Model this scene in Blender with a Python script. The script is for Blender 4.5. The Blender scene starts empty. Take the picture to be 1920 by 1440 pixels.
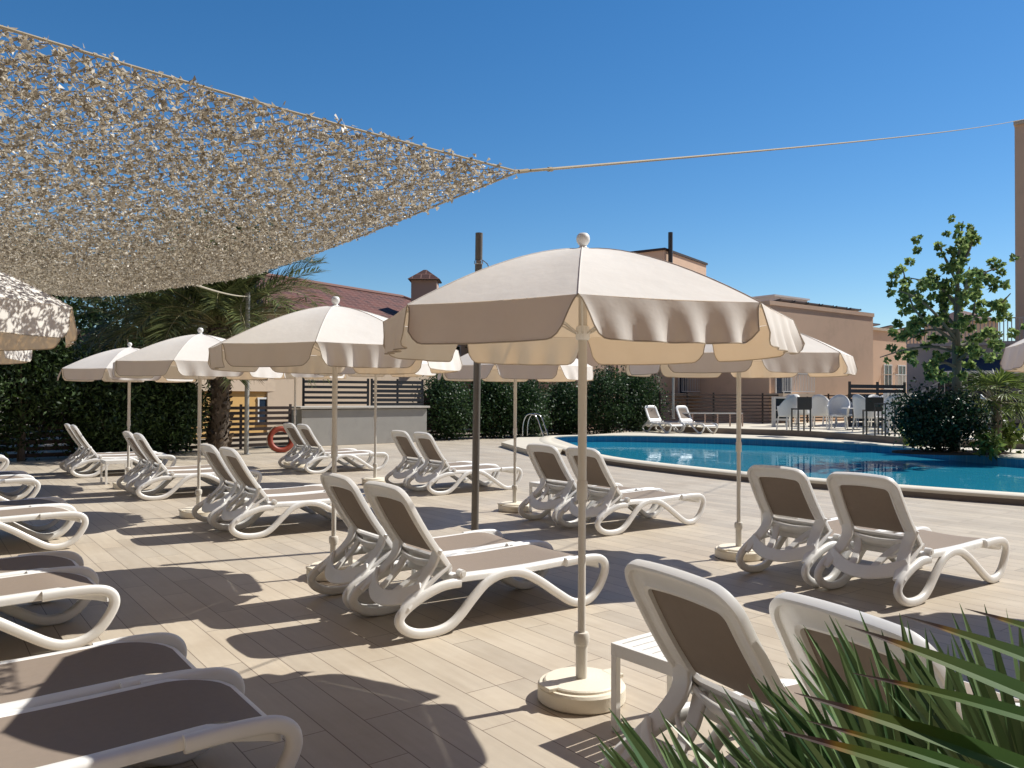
import bpy, math, random
import numpy as np
from math import radians, sin, cos, pi, atan2, sqrt, hypot
from mathutils import Vector, Matrix
from mathutils.geometry import tessellate_polygon
random.seed(7); RNG = np.random.default_rng(7)
SC = bpy.context.scene
COL = SC.collection

# ---------------------------------------------------------------- camera
F = 1500.0; PITCH = math.atan(22/1500); ROLL = 0.005; CAMZ = 1.6
_f = Vector((0, cos(PITCH), sin(PITCH))); _u0 = Vector((0, -sin(PITCH), cos(PITCH))); _r0 = Vector((1, 0, 0))
_r = _r0*cos(ROLL) + _u0*sin(ROLL); _u = -_r0*sin(ROLL) + _u0*cos(ROLL)
cd = bpy.data.cameras.new("camera"); cam = bpy.data.objects.new("camera", cd); COL.objects.link(cam)
cd.sensor_width = 36; cd.lens = F/1920*36; cd.clip_start = 0.05; cd.clip_end = 2000
m = Matrix.Identity(4)
for i in range(3):
    m[i][0] = _r[i]; m[i][1] = _u[i]; m[i][2] = -_f[i]
m[2][3] = CAMZ
cam.matrix_world = m
SC.camera = cam

# ---------------------------------------------------------------- light
SUN_AZ = (0.906, 0.423); SUN_EL = radians(47)
w = bpy.data.worlds.new("World"); SC.world = w; w.use_nodes = True
nt = w.node_tree; bg = nt.nodes["Background"]
sky = nt.nodes.new("ShaderNodeTexSky"); sky.sky_type = 'NISHITA'; sky.sun_disc = False
sky.sun_elevation = SUN_EL; sky.sun_rotation = atan2(SUN_AZ[0], SUN_AZ[1])
sky.altitude = 0; sky.air_density = 1.0; sky.dust_density = 0.1; sky.ozone_density = 4.0
hs_ = nt.nodes.new("ShaderNodeHueSaturation"); hs_.inputs['Saturation'].default_value = 1.28; hs_.inputs['Value'].default_value = 1.0
nt.links.new(sky.outputs[0], hs_.inputs['Color']); nt.links.new(hs_.outputs[0], bg.inputs[0]); bg.inputs[1].default_value = 0.092
sd = bpy.data.lights.new("sun", 'SUN'); sd.energy = 5.0; sd.angle = radians(0.5); sd.color = (1, .96, .88)
so = bpy.data.objects.new("sun", sd); COL.objects.link(so)
_s = Vector((SUN_AZ[0]*cos(SUN_EL), SUN_AZ[1]*cos(SUN_EL), sin(SUN_EL)))
so.rotation_euler = _s.to_track_quat('Z', 'Y').to_euler(); so.location = (10, 5, 20)
SC.view_settings.view_transform = 'Standard'; SC.view_settings.look = 'None'
SC.view_settings.exposure = 0.3; SC.view_settings.gamma = 1
SC.cycles.max_bounces = 8; SC.cycles.transparent_max_bounces = 16
SC.cycles.caustics_reflective = False; SC.cycles.caustics_refractive = False

# ---------------------------------------------------------------- coordinates
ANG = atan2(.6, .8)                              # loungers point along v; rows of parasols run along u
def UV(u, v, z=0.0): return Vector((-.6*u + .8*v, .8*u + .6*v, z))
def ray(px, py): return _f + _r*((px-960)/F) - _u*((py-720)/F)
def gr(px, py, z=0.0):                           # the place on a level seen at a spot of the photo
    d = ray(px, py); t = (z-CAMZ)/d.z
    return Vector((0, 0, CAMZ)) + d*t
def at(px, py, Y):
    d = ray(px, py); return Vector((0, 0, CAMZ)) + d*(Y/d.y)

# ---------------------------------------------------------------- materials
def newmat(name):
    mt = bpy.data.materials.new(name); mt.use_nodes = True
    return mt, mt.node_tree, mt.node_tree.nodes["Principled BSDF"]
def setp(b, **k):
    for kk, v in k.items():
        b.inputs[kk.replace('_', ' ')].default_value = v
def c4(c): return (c[0], c[1], c[2], 1)
def mat(name, col, rough=.5, var=.12, scale=6, bump=0.0, bscale=40, metal=0, dirt=None, dirt_scale=2.0, spec=.5):
    """plain surface with soft colour variation, optional dirt patches and fine relief"""
    mt, t, b = newmat(name); N = t.nodes; L = t.links
    setp(b, Roughness=rough, Metallic=metal); b.inputs['Specular IOR Level'].default_value = spec
    tc = N.new("ShaderNodeTexCoord")
    nz = N.new("ShaderNodeTexNoise"); nz.inputs['Scale'].default_value = scale; nz.inputs['Detail'].default_value = 6
    L.new(tc.outputs['Object'], nz.inputs['Vector'])
    mx = N.new("ShaderNodeMix"); mx.data_type = 'RGBA'
    mx.inputs[6].default_value = c4([x*(1-var) for x in col]); mx.inputs[7].default_value = c4([min(1, x*(1+var)) for x in col])
    L.new(nz.outputs['Fac'], mx.inputs[0]); out = mx.outputs[2]
    if dirt:
        n2 = N.new("ShaderNodeTexNoise"); n2.inputs['Scale'].default_value = dirt_scale; n2.inputs['Detail'].default_value = 9; n2.inputs['Roughness'].default_value = .7
        L.new(tc.outputs['Object'], n2.inputs['Vector'])
        rp = N.new("ShaderNodeValToRGB"); rp.color_ramp.elements[0].position = .52; rp.color_ramp.elements[1].position = .78
        L.new(n2.outputs['Fac'], rp.inputs[0])
        m2 = N.new("ShaderNodeMix"); m2.data_type = 'RGBA'; m2.inputs[7].default_value = c4(dirt)
        ml = N.new("ShaderNodeMath"); ml.operation = 'MULTIPLY'; ml.inputs[1].default_value = .6
        L.new(rp.outputs[0], ml.inputs[0]); L.new(ml.outputs[0], m2.inputs[0]); L.new(out, m2.inputs[6]); out = m2.outputs[2]
    L.new(out, b.inputs['Base Color'])
    if bump:
        n3 = N.new("ShaderNodeTexNoise"); n3.inputs['Scale'].default_value = bscale; n3.inputs['Detail'].default_value = 4
        L.new(tc.outputs['Object'], n3.inputs['Vector'])
        bp = N.new("ShaderNodeBump"); bp.inputs['Strength'].default_value = bump; bp.inputs['Distance'].default_value = .02
        L.new(n3.outputs['Fac'], bp.inputs['Height']); L.new(bp.outputs[0], b.inputs['Normal'])
    return mt
def leafmat(name, c1, c2, trans=.3, rough=.5, tcol=None, spec=.4):
    """foliage: each leaf its own green, some light passes through"""
    mt, t, b = newmat(name); N = t.nodes; L = t.links
    g = N.new("ShaderNodeNewGeometry")
    rp = N.new("ShaderNodeValToRGB"); e = rp.color_ramp.elements
    e[0].color = c4(c1); e[1].color = c4(c2); e[0].position = .1; e[1].position = .95
    L.new(g.outputs['Random Per Island'], rp.inputs[0]); L.new(rp.outputs[0], b.inputs['Base Color'])
    setp(b, Roughness=rough); b.inputs['Specular IOR Level'].default_value = spec
    tr = N.new("ShaderNodeBsdfTranslucent")
    if tcol: tr.inputs[0].default_value = c4(tcol)
    else: L.new(rp.outputs[0], tr.inputs[0])
    ms = N.new("ShaderNodeMixShader"); ms.inputs[0].default_value = trans
    L.new(b.outputs[0], ms.inputs[1]); L.new(tr.outputs[0], ms.inputs[2])
    L.new(ms.outputs[0], N["Material Output"].inputs[0])
    return mt
def fabric(name, col, tcol, trans, weave=260, wrinkle=.12):
    mt, t, b = newmat(name); N = t.nodes; L = t.links
    setp(b, Roughness=.85); b.inputs['Specular IOR Level'].default_value = .15
    tc = N.new("ShaderNodeTexCoord")
    nz = N.new("ShaderNodeTexNoise"); nz.inputs['Scale'].default_value = 3.5; nz.inputs['Detail'].default_value = 7; nz.inputs['Roughness'].default_value = .65
    L.new(tc.outputs['Object'], nz.inputs['Vector'])
    rp = N.new("ShaderNodeValToRGB"); rp.color_ramp.elements[0].position = .3; rp.color_ramp.elements[1].position = .62
    rp.color_ramp.elements[0].color = c4([x*.945 for x in col]); rp.color_ramp.elements[1].color = c4(col)
    L.new(nz.outputs['Fac'], rp.inputs[0]); L.new(rp.outputs[0], b.inputs['Base Color'])
    n2 = N.new("ShaderNodeTexNoise"); n2.inputs['Scale'].default_value = 9; n2.inputs['Detail'].default_value = 3
    L.new(tc.outputs['Object'], n2.inputs['Vector'])
    bp = N.new("ShaderNodeBump"); bp.inputs['Strength'].default_value = wrinkle; bp.inputs['Distance'].default_value = .03
    L.new(n2.outputs['Fac'], bp.inputs['Height']); L.new(bp.outputs[0], b.inputs['Normal'])
    tr = N.new("ShaderNodeBsdfTranslucent"); tr.inputs[0].default_value = c4(tcol)
    ms = N.new("ShaderNodeMixShader"); ms.inputs[0].default_value = trans
    L.new(b.outputs[0], ms.inputs[1]); L.new(tr.outputs[0], ms.inputs[2]); L.new(ms.outputs[0], N["Material Output"].inputs[0])
    return mt
def plank_mat():
    mt, t, b = newmat("wood look porcelain planks"); N = t.nodes; L = t.links
    tc = N.new("ShaderNodeTexCoord"); mp = N.new("ShaderNodeMapping")
    mp.inputs['Rotation'].default_value = (0, 0, -atan2(.8, -.6))
    L.new(tc.outputs['Object'], mp.inputs[0])
    br = N.new("ShaderNodeTexBrick"); br.offset = .37; br.offset_frequency = 3
    for k, v in (('Scale', 1), ('Mortar Size', .0028), ('Mortar Smooth', .1), ('Bias', 0), ('Brick Width', 1.2), ('Row Height', .2)):
        br.inputs[k].default_value = v
    br.inputs['Color1'].default_value = (0, 0, 0, 1); br.inputs['Color2'].default_value = (1, 1, 1, 1); br.inputs['Mortar'].default_value = (.5, .5, .5, 1)
    L.new(mp.outputs[0], br.inputs['Vector'])
    # per-plank shift of the grain so that no two planks repeat
    vm = N.new("ShaderNodeVectorMath"); vm.operation = 'MULTIPLY_ADD'; vm.inputs[1].default_value = (13, 17, 5)
    L.new(br.outputs['Color'], vm.inputs[0]); L.new(mp.outputs[0], vm.inputs[2])
    mp2 = N.new("ShaderNodeMapping"); mp2.inputs['Scale'].default_value = (1.6, 22, 1)
    L.new(vm.outputs[0], mp2.inputs[0])
    gn = N.new("ShaderNodeTexNoise"); gn.inputs['Scale'].default_value = 1; gn.inputs['Detail'].default_value = 7; gn.inputs['Roughness'].default_value = .62; gn.inputs['Distortion'].default_value = .4
    L.new(mp2.outputs[0], gn.inputs['Vector'])
    cr = N.new("ShaderNodeValToRGB"); e = cr.color_ramp.elements
    e[0].position = .25; e[0].color = (.475, .42, .342, 1); e[1].position = .72; e[1].color = (.55, .497, .415, 1)
    L.new(gn.outputs['Fac'], cr.inputs[0])
    pr = N.new("ShaderNodeValToRGB"); e = pr.color_ramp.elements
    e[0].color = (.88, .86, .84, 1); e[1].color = (1.06, 1.03, .99, 1)
    L.new(br.outputs['Color'], pr.inputs[0])
    mm = N.new("ShaderNodeMix"); mm.data_type = 'RGBA'; mm.blend_type = 'MULTIPLY'; mm.inputs[0].default_value = 1
    L.new(cr.outputs[0], mm.inputs[6]); L.new(pr.outputs[0], mm.inputs[7])
    # footprints, dust and dried splashes
    dn = N.new("ShaderNodeTexNoise"); dn.inputs['Scale'].default_value = .9; dn.inputs['Detail'].default_value = 8; dn.inputs['Roughness'].default_value = .68
    L.new(tc.outputs['Object'], dn.inputs['Vector'])
    dr = N.new("ShaderNodeValToRGB"); e = dr.color_ramp.elements
    e[0].position = .3; e[0].color = (.84, .81, .78, 1); e[1].position = .6; e[1].color = (1, 1, 1, 1)
    L.new(dn.outputs['Fac'], dr.inputs[0])
    m3 = N.new("ShaderNodeMix"); m3.data_type = 'RGBA'; m3.blend_type = 'MULTIPLY'; m3.inputs[0].default_value = 1
    L.new(mm.outputs[2], m3.inputs[6]); L.new(dr.outputs[0], m3.inputs[7])
    mo = N.new("ShaderNodeMix"); mo.data_type = 'RGBA'; mo.inputs[7].default_value = (.17, .13, .10, 1)
    L.new(br.outputs['Fac'], mo.inputs[0]); L.new(m3.outputs[2], mo.inputs[6]); L.new(mo.outputs[2], b.inputs['Base Color'])
    rr = N.new("ShaderNodeMapRange"); rr.inputs[3].default_value = .38; rr.inputs[4].default_value = .62
    L.new(gn.outputs['Fac'], rr.inputs[0]); L.new(rr.outputs[0], b.inputs['Roughness'])
    b.inputs['Specular IOR Level'].default_value = .35
    bp = N.new("ShaderNodeBump"); bp.inputs['Strength'].default_value = .25; bp.inputs['Distance'].default_value = .002; bp.invert = True
    L.new(br.outputs['Fac'], bp.inputs['Height']); L.new(bp.outputs[0], b.inputs['Normal'])
    return mt
def tile_mat():
    mt, t, b = newmat("blue pool mosaic"); N = t.nodes; L = t.links
    tc = N.new("ShaderNodeTexCoord")
    br = N.new("ShaderNodeTexBrick"); br.offset = 0
    for k, v in (('Scale', 1), ('Mortar Size', .006), ('Brick Width', .12), ('Row Height', .12)): br.inputs[k].default_value = v
    br.inputs['Color1'].default_value = (.012, .22, .40, 1); br.inputs['Color2'].default_value = (.02, .27, .46, 1); br.inputs['Mortar'].default_value = (.06, .30, .45, 1)
    L.new(tc.outputs['Object'], br.inputs['Vector']); L.new(br.outputs['Color'], b.inputs['Base Color'])
    setp(b, Roughness=.3)
    return mt
def water_mat():
    mt, t, b = newmat("pool water"); N = t.nodes; L = t.links
    N.remove(b)
    tc = N.new("ShaderNodeTexCoord"); mp = N.new("ShaderNodeMapping"); mp.inputs['Scale'].default_value = (1, 1, 1)
    L.new(tc.outputs['Object'], mp.inputs[0])
    nz = N.new("ShaderNodeTexNoise"); nz.inputs['Scale'].default_value = 1.6; nz.inputs['Detail'].default_value = 3; nz.inputs['Distortion'].default_value = .6
    L.new(mp.outputs[0], nz.inputs['Vector'])
    bp = N.new("ShaderNodeBump"); bp.inputs['Strength'].default_value = .10; bp.inputs['Distance'].default_value = .06
    L.new(nz.outputs['Fac'], bp.inputs['Height'])
    tr = N.new("ShaderNodeBsdfTransparent"); tr.inputs[0].default_value = (.42, .86, .95, 1)
    gl = N.new("ShaderNodeBsdfGlossy"); gl.inputs['Roughness'].default_value = .015; gl.inputs[0].default_value = (.9, .95, 1, 1)
    L.new(bp.outputs[0], gl.inputs['Normal'])
    fr = N.new("ShaderNodeFresnel"); fr.inputs[0].default_value = 1.18; L.new(bp.outputs[0], fr.inputs['Normal'])
    ms = N.new("ShaderNodeMixShader"); fm = N.new("ShaderNodeMath"); fm.operation = 'MULTIPLY'; fm.inputs[1].default_value = .75; L.new(fr.outputs[0], fm.inputs[0]); L.new(fm.outputs[0], ms.inputs[0])
    df = N.new("ShaderNodeBsdfDiffuse"); df.inputs[0].default_value = (.03, .36, .53, 1)          # light scattered back by the water body
    m2 = N.new("ShaderNodeMixShader"); m2.inputs[0].default_value = .5; L.new(tr.outputs[0], m2.inputs[1]); L.new(df.outputs[0], m2.inputs[2]); L.new(m2.outputs[0], ms.inputs[1]); L.new(gl.outputs[0], ms.inputs[2])
    L.new(ms.outputs[0], N["Material Output"].inputs[0])
    return mt
def rooftile_mat():
    mt, t, b = newmat("terracotta roof tiles"); N = t.nodes; L = t.links
    uvn = N.new("ShaderNodeUVMap")
    br = N.new("ShaderNodeTexBrick"); br.offset = .5
    for k, v in (('Scale', 1), ('Mortar Size', .035), ('Mortar Smooth', .3), ('Brick Width', .42), ('Row Height', .46)): br.inputs[k].default_value = v
    br.inputs['Color1'].default_value = (.055, .016, .012, 1); br.inputs['Color2'].default_value = (.13, .038, .025, 1); br.inputs['Mortar'].default_value = (.19, .09, .07, 1)
    L.new(uvn.outputs[0], br.inputs['Vector']); L.new(br.outputs['Color'], b.inputs['Base Color'])
    setp(b, Roughness=.8)
    bp = N.new("ShaderNodeBump"); bp.inputs['Strength'].default_value = .8; bp.inputs['Distance'].default_value = .05
    L.new(br.outputs['Fac'], bp.inputs['Height']); L.new(bp.outputs[0], b.inputs['Normal'])
    return mt
def bladegreen_mat():
    """fan palm blade: green, with an orange-brown band and a dead brown tip (UV x runs root 0 to tip 1)"""
    mt, t, b = newmat("fan palm blade"); N = t.nodes; L = t.links
    uvn = N.new("ShaderNodeUVMap"); sp = N.new("ShaderNodeSeparateXYZ"); L.new(uvn.outputs[0], sp.inputs[0])
    g = N.new("ShaderNodeNewGeometry")
    nz = N.new("ShaderNodeTexNoise"); nz.inputs['Scale'].default_value = 60
    tc = N.new("ShaderNodeTexCoord"); L.new(tc.outputs['Object'], nz.inputs['Vector'])
    ma = N.new("ShaderNodeMath"); ma.operation = 'MULTIPLY_ADD'; ma.inputs[1].default_value = .03
    L.new(nz.outputs['Fac'], ma.inputs[0]); L.new(sp.outputs[0], ma.inputs[2])
    rp = N.new("ShaderNodeValToRGB"); e = rp.color_ramp.elements
    e[0].position = 0; e[0].color = (.035, .085, .014, 1); e[1].position = 1; e[1].color = (.06, .04, .03, 1)
    for p, c in ((.60, (.042, .10, .015)), (.80, (.07, .10, .012)), (.85, (.15, .085, .006)), (.875, (.07, .028, .006)), (.89, (.035, .014, .01)), (.93, (.05, .034, .026))):
        x = e.new(p); x.color = c4(c)
    L.new(ma.outputs[0], rp.inputs[0])
    n2 = N.new("ShaderNodeTexNoise"); n2.inputs['Scale'].default_value = 22; n2.inputs['Detail'].default_value = 5
    L.new(tc.outputs['Object'], n2.inputs['Vector'])
    r2 = N.new("ShaderNodeValToRGB"); r2.color_ramp.elements[0].position = .66; r2.color_ramp.elements[1].position = .74
    r2.color_ramp.elements[0].color = (0, 0, 0, 1); r2.color_ramp.elements[1].color = (.6, .6, .6, 1)
    L.new(n2.outputs['Fac'], r2.inputs[0])
    mx = N.new("ShaderNodeMix"); mx.data_type = 'RGBA'; mx.inputs[7].default_value = (.26, .19, .02, 1)
    L.new(r2.outputs[0], mx.inputs[0]); L.new(rp.outputs[0], mx.inputs[6]); L.new(mx.outputs[2], b.inputs['Base Color'])
    setp(b, Roughness=.5); b.inputs['Specular IOR Level'].default_value = .12
    tr = N.new("ShaderNodeBsdfTranslucent"); L.new(mx.outputs[2], tr.inputs[0])
    ms = N.new("ShaderNodeMixShader"); ms.inputs[0].default_value = .25
    L.new(b.outputs[0], ms.inputs[1]); L.new(tr.outputs[0], ms.inputs[2]); L.new(ms.outputs[0], N["Material Output"].inputs[0])
    return mt

M = dict(
    plank=plank_mat(), tile=tile_mat(), water=water_mat(), roof=rooftile_mat(), blade=bladegreen_mat(),
    fanblade=leafmat("green fan palm blade", (.03, .08, .02), (.20, .30, .12), .25, .36),
    earth=mat("dry earth", (.30, .25, .19), .9, .25, .5, .3, 8),
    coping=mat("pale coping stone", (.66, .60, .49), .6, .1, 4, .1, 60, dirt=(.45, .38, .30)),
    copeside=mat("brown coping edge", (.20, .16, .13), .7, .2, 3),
    white=mat("white resin", (.80, .79, .765), .36, .03, 5, 0, dirt=(.66, .635, .59), dirt_scale=5, spec=.5),
    sling=mat("taupe mesh fabric", (.255, .205, .165), .75, .07, 30, .15, 700, spec=.25),
    canvas=fabric("cream canvas", (.79, .772, .738), (.74, .43, .17), .17),
    hem=mat("canvas hem tape", (.42, .35, .27), .9, .1, 20),
    pole=mat("cream painted aluminium", (.62, .585, .52), .4, .05, 3, spec=.5),
    base=mat("cream concrete base", (.74, .68, .56), .6, .06, 8, .1, 90, dirt=(.5, .44, .36)),
    knob=mat("white plastic finial", (.82, .82, .80), .3, .02),
    strap=mat("dark strap", (.05, .05, .045), .8),
    postgrey=mat("weathered galvanised post", (.125, .112, .098), .6, .2, 8, .1, 30),
    postlight=mat("pale grey post", (.36, .36, .34), .5, .12, 6),
    rope=mat("hemp rope", (.42, .37, .28), .9, .2, 60),
    net=leafmat("camouflage net scraps", (.17, .14, .095), (.74, .69, .59), .36, .45, (.62, .55, .43), .6),
    netcord=mat("net cord", (.34, .28, .19), .9, .3, 30),
    slat=mat("dark stained slat", (.034, .019, .015), .6, .3, 9),
    slatnavy=mat("dark slate slat", (.035, .038, .045), .5, .2, 9),
    concrete=mat("grey microcement", (.34, .33, .31), .7, .12, 2.5, .1, 30, dirt=(.24, .23, .22)),
    stone=mat("pale stone slab", (.50, .47, .42), .6, .1, 5),
    yellow=mat("ochre render", (.58, .36, .13), .85, .1, 2, .15, 40, dirt=(.42, .27, .12)),
    cream=mat("cream render", (.56, .45, .34), .85, .08, 2, .15, 40, dirt=(.4, .32, .25)),
    pink=mat("pinkish render", (.44, .31, .25), .85, .08, 2, .15, 40),
    peach=mat("peach render", (.66, .46, .325), .85, .07, 1.2, .15, 30, dirt=(.44, .30, .21), dirt_scale=.5),
    terracotta=mat("terracotta render", (.16, .095, .06), .9, .08, 1.0, .1, 30),
    greywall=mat("grey violet render", (.40, .36, .36), .85, .08, 1.5, .1, 30),
    glass=mat("dark window glass", (.02, .035, .06), .06, .3, 2, spec=.8),
    whitepaint=mat("white painted metal", (.66, .65, .63), .5, .05),
    navy=mat("navy awning fabric", (.018, .026, .048), .8, .15, 5),
    panel=mat("solar collector", (.05, .035, .03), .4, .2, 2, spec=.8),
    whitebox=mat("white roof render", (.62, .63, .65), .8, .06, 2),
    bark=mat("grey brown bark", (.16, .125, .095), .9, .3, 14, .8, 25),
    barkgrey=mat("grey green bark", (.17, .165, .13), .85, .25, 9, .5, 25),
    palmbark=leafmat("palm leaf stubs", (.06, .045, .035), (.26, .20, .15), 0, .9),
    steel=mat("chromed steel", (.55, .56, .57), .18, .05, 3, metal=1),
    orange=mat("orange lifebuoy", (.28, .045, .022), .5, .15, 5),
    wicker=mat("white wicker", (.84, .83, .81), .7, .12, 40, .6, 120),
    shadewicker=mat("shade tinted wicker", (.24, .27, .32), .7, .12, 40, .6, 120),  # white wicker with blue shade put into its colour
    darkmetal=mat("anthracite metal", (.045, .043, .042), .45, .1),
    conifer=leafmat("dark conifer sprays", (.008, .024, .008), (.075, .13, .035), .2, .6),
    hedge=leafmat("hedge leaves", (.014, .038, .014), (.06, .115, .035), .25, .5),
    shrub=leafmat("glossy shrub leaves", (.008, .024, .012), (.035, .08, .03), .2, .4),
    floss=leafmat("silk floss leaves", (.07, .14, .055), (.40, .50, .17), .42, .6, None, .15),
    palmgreen=leafmat("date palm leaflets", (.035, .055, .018), (.24, .27, .10), .3, .45),
    palmdry=leafmat("dry palm leaflets", (.16, .105, .06), (.34, .24, .15), .2, .8),
    fangreen=leafmat("small fan palm leaves", (.05, .09, .02), (.24, .31, .07), .35, .45),
    rachis=mat("palm midrib", (.22, .20, .09), .6),
    soil=mat("planting soil", (.07, .05, .035), .95, .3, 12, .6, 30),
)

# ---------------------------------------------------------------- mesh helpers
class MB:
    def __init__(s): s.v = []; s.f = []; s.uv = None
    def add(s, vs, fs):
        o = len(s.v); s.v.extend([tuple(x) for x in vs]); s.f.extend([tuple(i+o for i in f) for f in fs])
    def box(s, c, d, R=None):
        x, y, z = d[0]/2, d[1]/2, d[2]/2
        vs = [Vector((a*x, b*y, e*z)) for a in (-1, 1) for b in (-1, 1) for e in (-1, 1)]
        if R is not None: vs = [R @ q for q in vs]
        s.add([q+Vector(c) for q in vs], [(0, 1, 3, 2), (4, 6, 7, 5), (0, 4, 5, 1), (2, 3, 7, 6), (0, 2, 6, 4), (1, 5, 7, 3)])
    def beam(s, a, b, w_, h_):
        a = Vector(a); b = Vector(b); d = b-a; L = d.length; d.normalize()
        up = Vector((0, 0, 1)) if abs(d.z) < .95 else Vector((0, 1, 0))
        sx = d.cross(up).normalized(); sz = sx.cross(d)
        R = Matrix((sx, d, sz)).transposed(); s.box((a+b)/2, (w_, L, h_), R)
    def tube(s, pts, rad, n=8, cap=True):
        pts = [Vector(p) for p in pts]; K = len(pts)
        rr = rad if hasattr(rad, '__len__') else [rad]*K
        T = [(pts[min(i+1, K-1)]-pts[max(i-1, 0)]).normalized() for i in range(K)]
        up = Vector((0, 0, 1)) if abs(T[0].z) < .9 else Vector((1, 0, 0))
        nx = T[0].cross(up).normalized(); vs = []; fs = []
        for i in range(K):
            nx = (nx - T[i]*nx.dot(T[i])).normalized(); ny = T[i].cross(nx)
            for j in range(n):
                a = 2*pi*j/n; vs.append(pts[i]+(nx*cos(a)+ny*sin(a))*rr[i])
        for i in range(K-1):
            for j in range(n):
                a = i*n+j; b = i*n+(j+1) % n; fs.append((a, b, b+n, a+n))
        if cap: fs += [tuple(range(n))[::-1], tuple(range((K-1)*n, K*n))]
        s.add(vs, fs)
    def lathe(s, prof, n=24, at=(0, 0, 0)):
        vs = []; fs = []
        for r, z in prof:
            for j in range(n):
                a = 2*pi*j/n; vs.append((at[0]+r*cos(a), at[1]+r*sin(a), at[2]+z))
        for i in range(len(prof)-1):
            for j in range(n):
                a = i*n+j; b = i*n+(j+1) % n; fs.append((a, b, b+n, a+n))
        fs += [tuple(range(n))[::-1], tuple(range((len(prof)-1)*n, len(prof)*n))]
        s.add(vs, fs)
    def sweep(s, pts, side, sec, closed=False):
        """carry a section (a along side, b across the path) along a path"""
        pts = [Vector(p) for p in pts]; K = len(pts); n = len(sec); vs = []; fs = []
        for i in range(K):
            if closed: T = pts[(i+1) % K]-pts[i-1]
            else: T = pts[min(i+1, K-1)]-pts[max(i-1, 0)]
            T.normalize(); sd_ = side[i] if isinstance(side, list) else Vector(side)
            sd_ = (sd_-T*sd_.dot(T)).normalized(); nn = T.cross(sd_)
            for a, b in sec: vs.append(pts[i]+sd_*a+nn*b)
        R = K if closed else K-1
        for i in range(R):
            for j in range(n):
                a = i*n+j; b = i*n+(j+1) % n; c = ((i+1) % K)*n
                fs.append((a, b, c+(j+1) % n, c+j))
        if not closed: fs += [tuple(range(n))[::-1], tuple(range((K-1)*n, K*n))]
        s.add(vs, fs)
    def grid(s, fn, nu, nv):
        vs = [fn(i/nu, j/nv) for i in range(nu+1) for j in range(nv+1)]
        fs = [(i*(nv+1)+j, (i+1)*(nv+1)+j, (i+1)*(nv+1)+j+1, i*(nv+1)+j+1) for i in range(nu) for j in range(nv)]
        s.add(vs, fs)
    def prism(s, poly, z0, z1):
        n = len(poly); vs = [(p[0], p[1], z0) for p in poly]+[(p[0], p[1], z1) for p in poly]
        s.add(vs, [tuple(range(n))[::-1], tuple(range(n, 2*n))]+[(i, (i+1) % n, n+(i+1) % n, n+i) for i in range(n)])
    def build(s, name, mt, parent=None, smooth=True, sharp=40, bevel=0):
        me = bpy.data.meshes.new(name); me.from_pydata(s.v, [], s.f)
        if s.uv is not None:
            ul = me.uv_layers.new(name="UVMap"); li = np.zeros(len(me.loops), dtype=np.int32); me.loops.foreach_get('vertex_index', li)
            ul.data.foreach_set('uv', np.array(s.uv, dtype=np.float32)[li].ravel())
        me.materials.append(mt)
        if smooth:
            me.polygons.foreach_set('use_smooth', [True]*len(me.polygons)); me.set_sharp_from_angle(angle=radians(sharp))
        me.update()
        o = bpy.data.objects.new(name, me); COL.objects.link(o)
        if parent: o.parent = parent
        if bevel:
            b = o.modifiers.new("bevel", 'BEVEL'); b.width = bevel; b.segments = 2; b.limit_method = 'ANGLE'
        return o
def rrect(a, b, n=6):
    """rounded section, half sizes a, b"""
    r = min(a, b)*.75; out = []
    for cx, cy, s0 in ((a-r, b-r, 0), (-a+r, b-r, 1), (-a+r, -b+r, 2), (a-r, -b+r, 3)):
        for k in range(n//2+1):
            t = (s0+k/(n//2))*pi/2; out.append((cx+r*cos(t), cy+r*sin(t)))
    return out
def spline(P, n=10, closed=False):
    P = [Vector(p) for p in P]; K = len(P); out = []
    for i in range(K if closed else K-1):
        if closed: p0, p1, p2, p3 = P[i-1], P[i], P[(i+1) % K], P[(i+2) % K]
        else: p0, p1, p2, p3 = P[max(i-1, 0)], P[i], P[i+1], P[min(i+2, K-1)]
        for k in range(n):
            t = k/n
            out.append(.5*((2*p1)+(p2-p0)*t+(2*p0-5*p1+4*p2-p3)*t*t+(3*p1-p0-3*p2+p3)*t**3))
    if not closed: out.append(P[-1])
    return out
def tag(o, label, cat, group=None):
    o['label'] = label; o['category'] = cat
    if group: o['group'] = group
    return o
def empty(name, loc=(0, 0, 0), rz=0, label=None, cat=None, group=None):
    o = bpy.data.objects.new(name, None); COL.objects.link(o); o.location = loc; o.rotation_euler = (0, 0, rz); o.empty_display_size = .2
    if label: tag(o, label, cat, group)
    return o
def struct(o): o['kind'] = 'structure'; return o
def stuff(o): o['kind'] = 'stuff'; return o
def dup(o, loc, rz, label, group=None):
    def rec(src, par):
        c = src.copy(); COL.objects.link(c)
        if par: c.parent = par
        for ch in list(src.children): rec(ch, c)
        return c
    c = rec(o, None); c.location = loc; c.rotation_euler = (0, 0, rz); c['label'] = label
    if group: c['group'] = group
    return c
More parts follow.
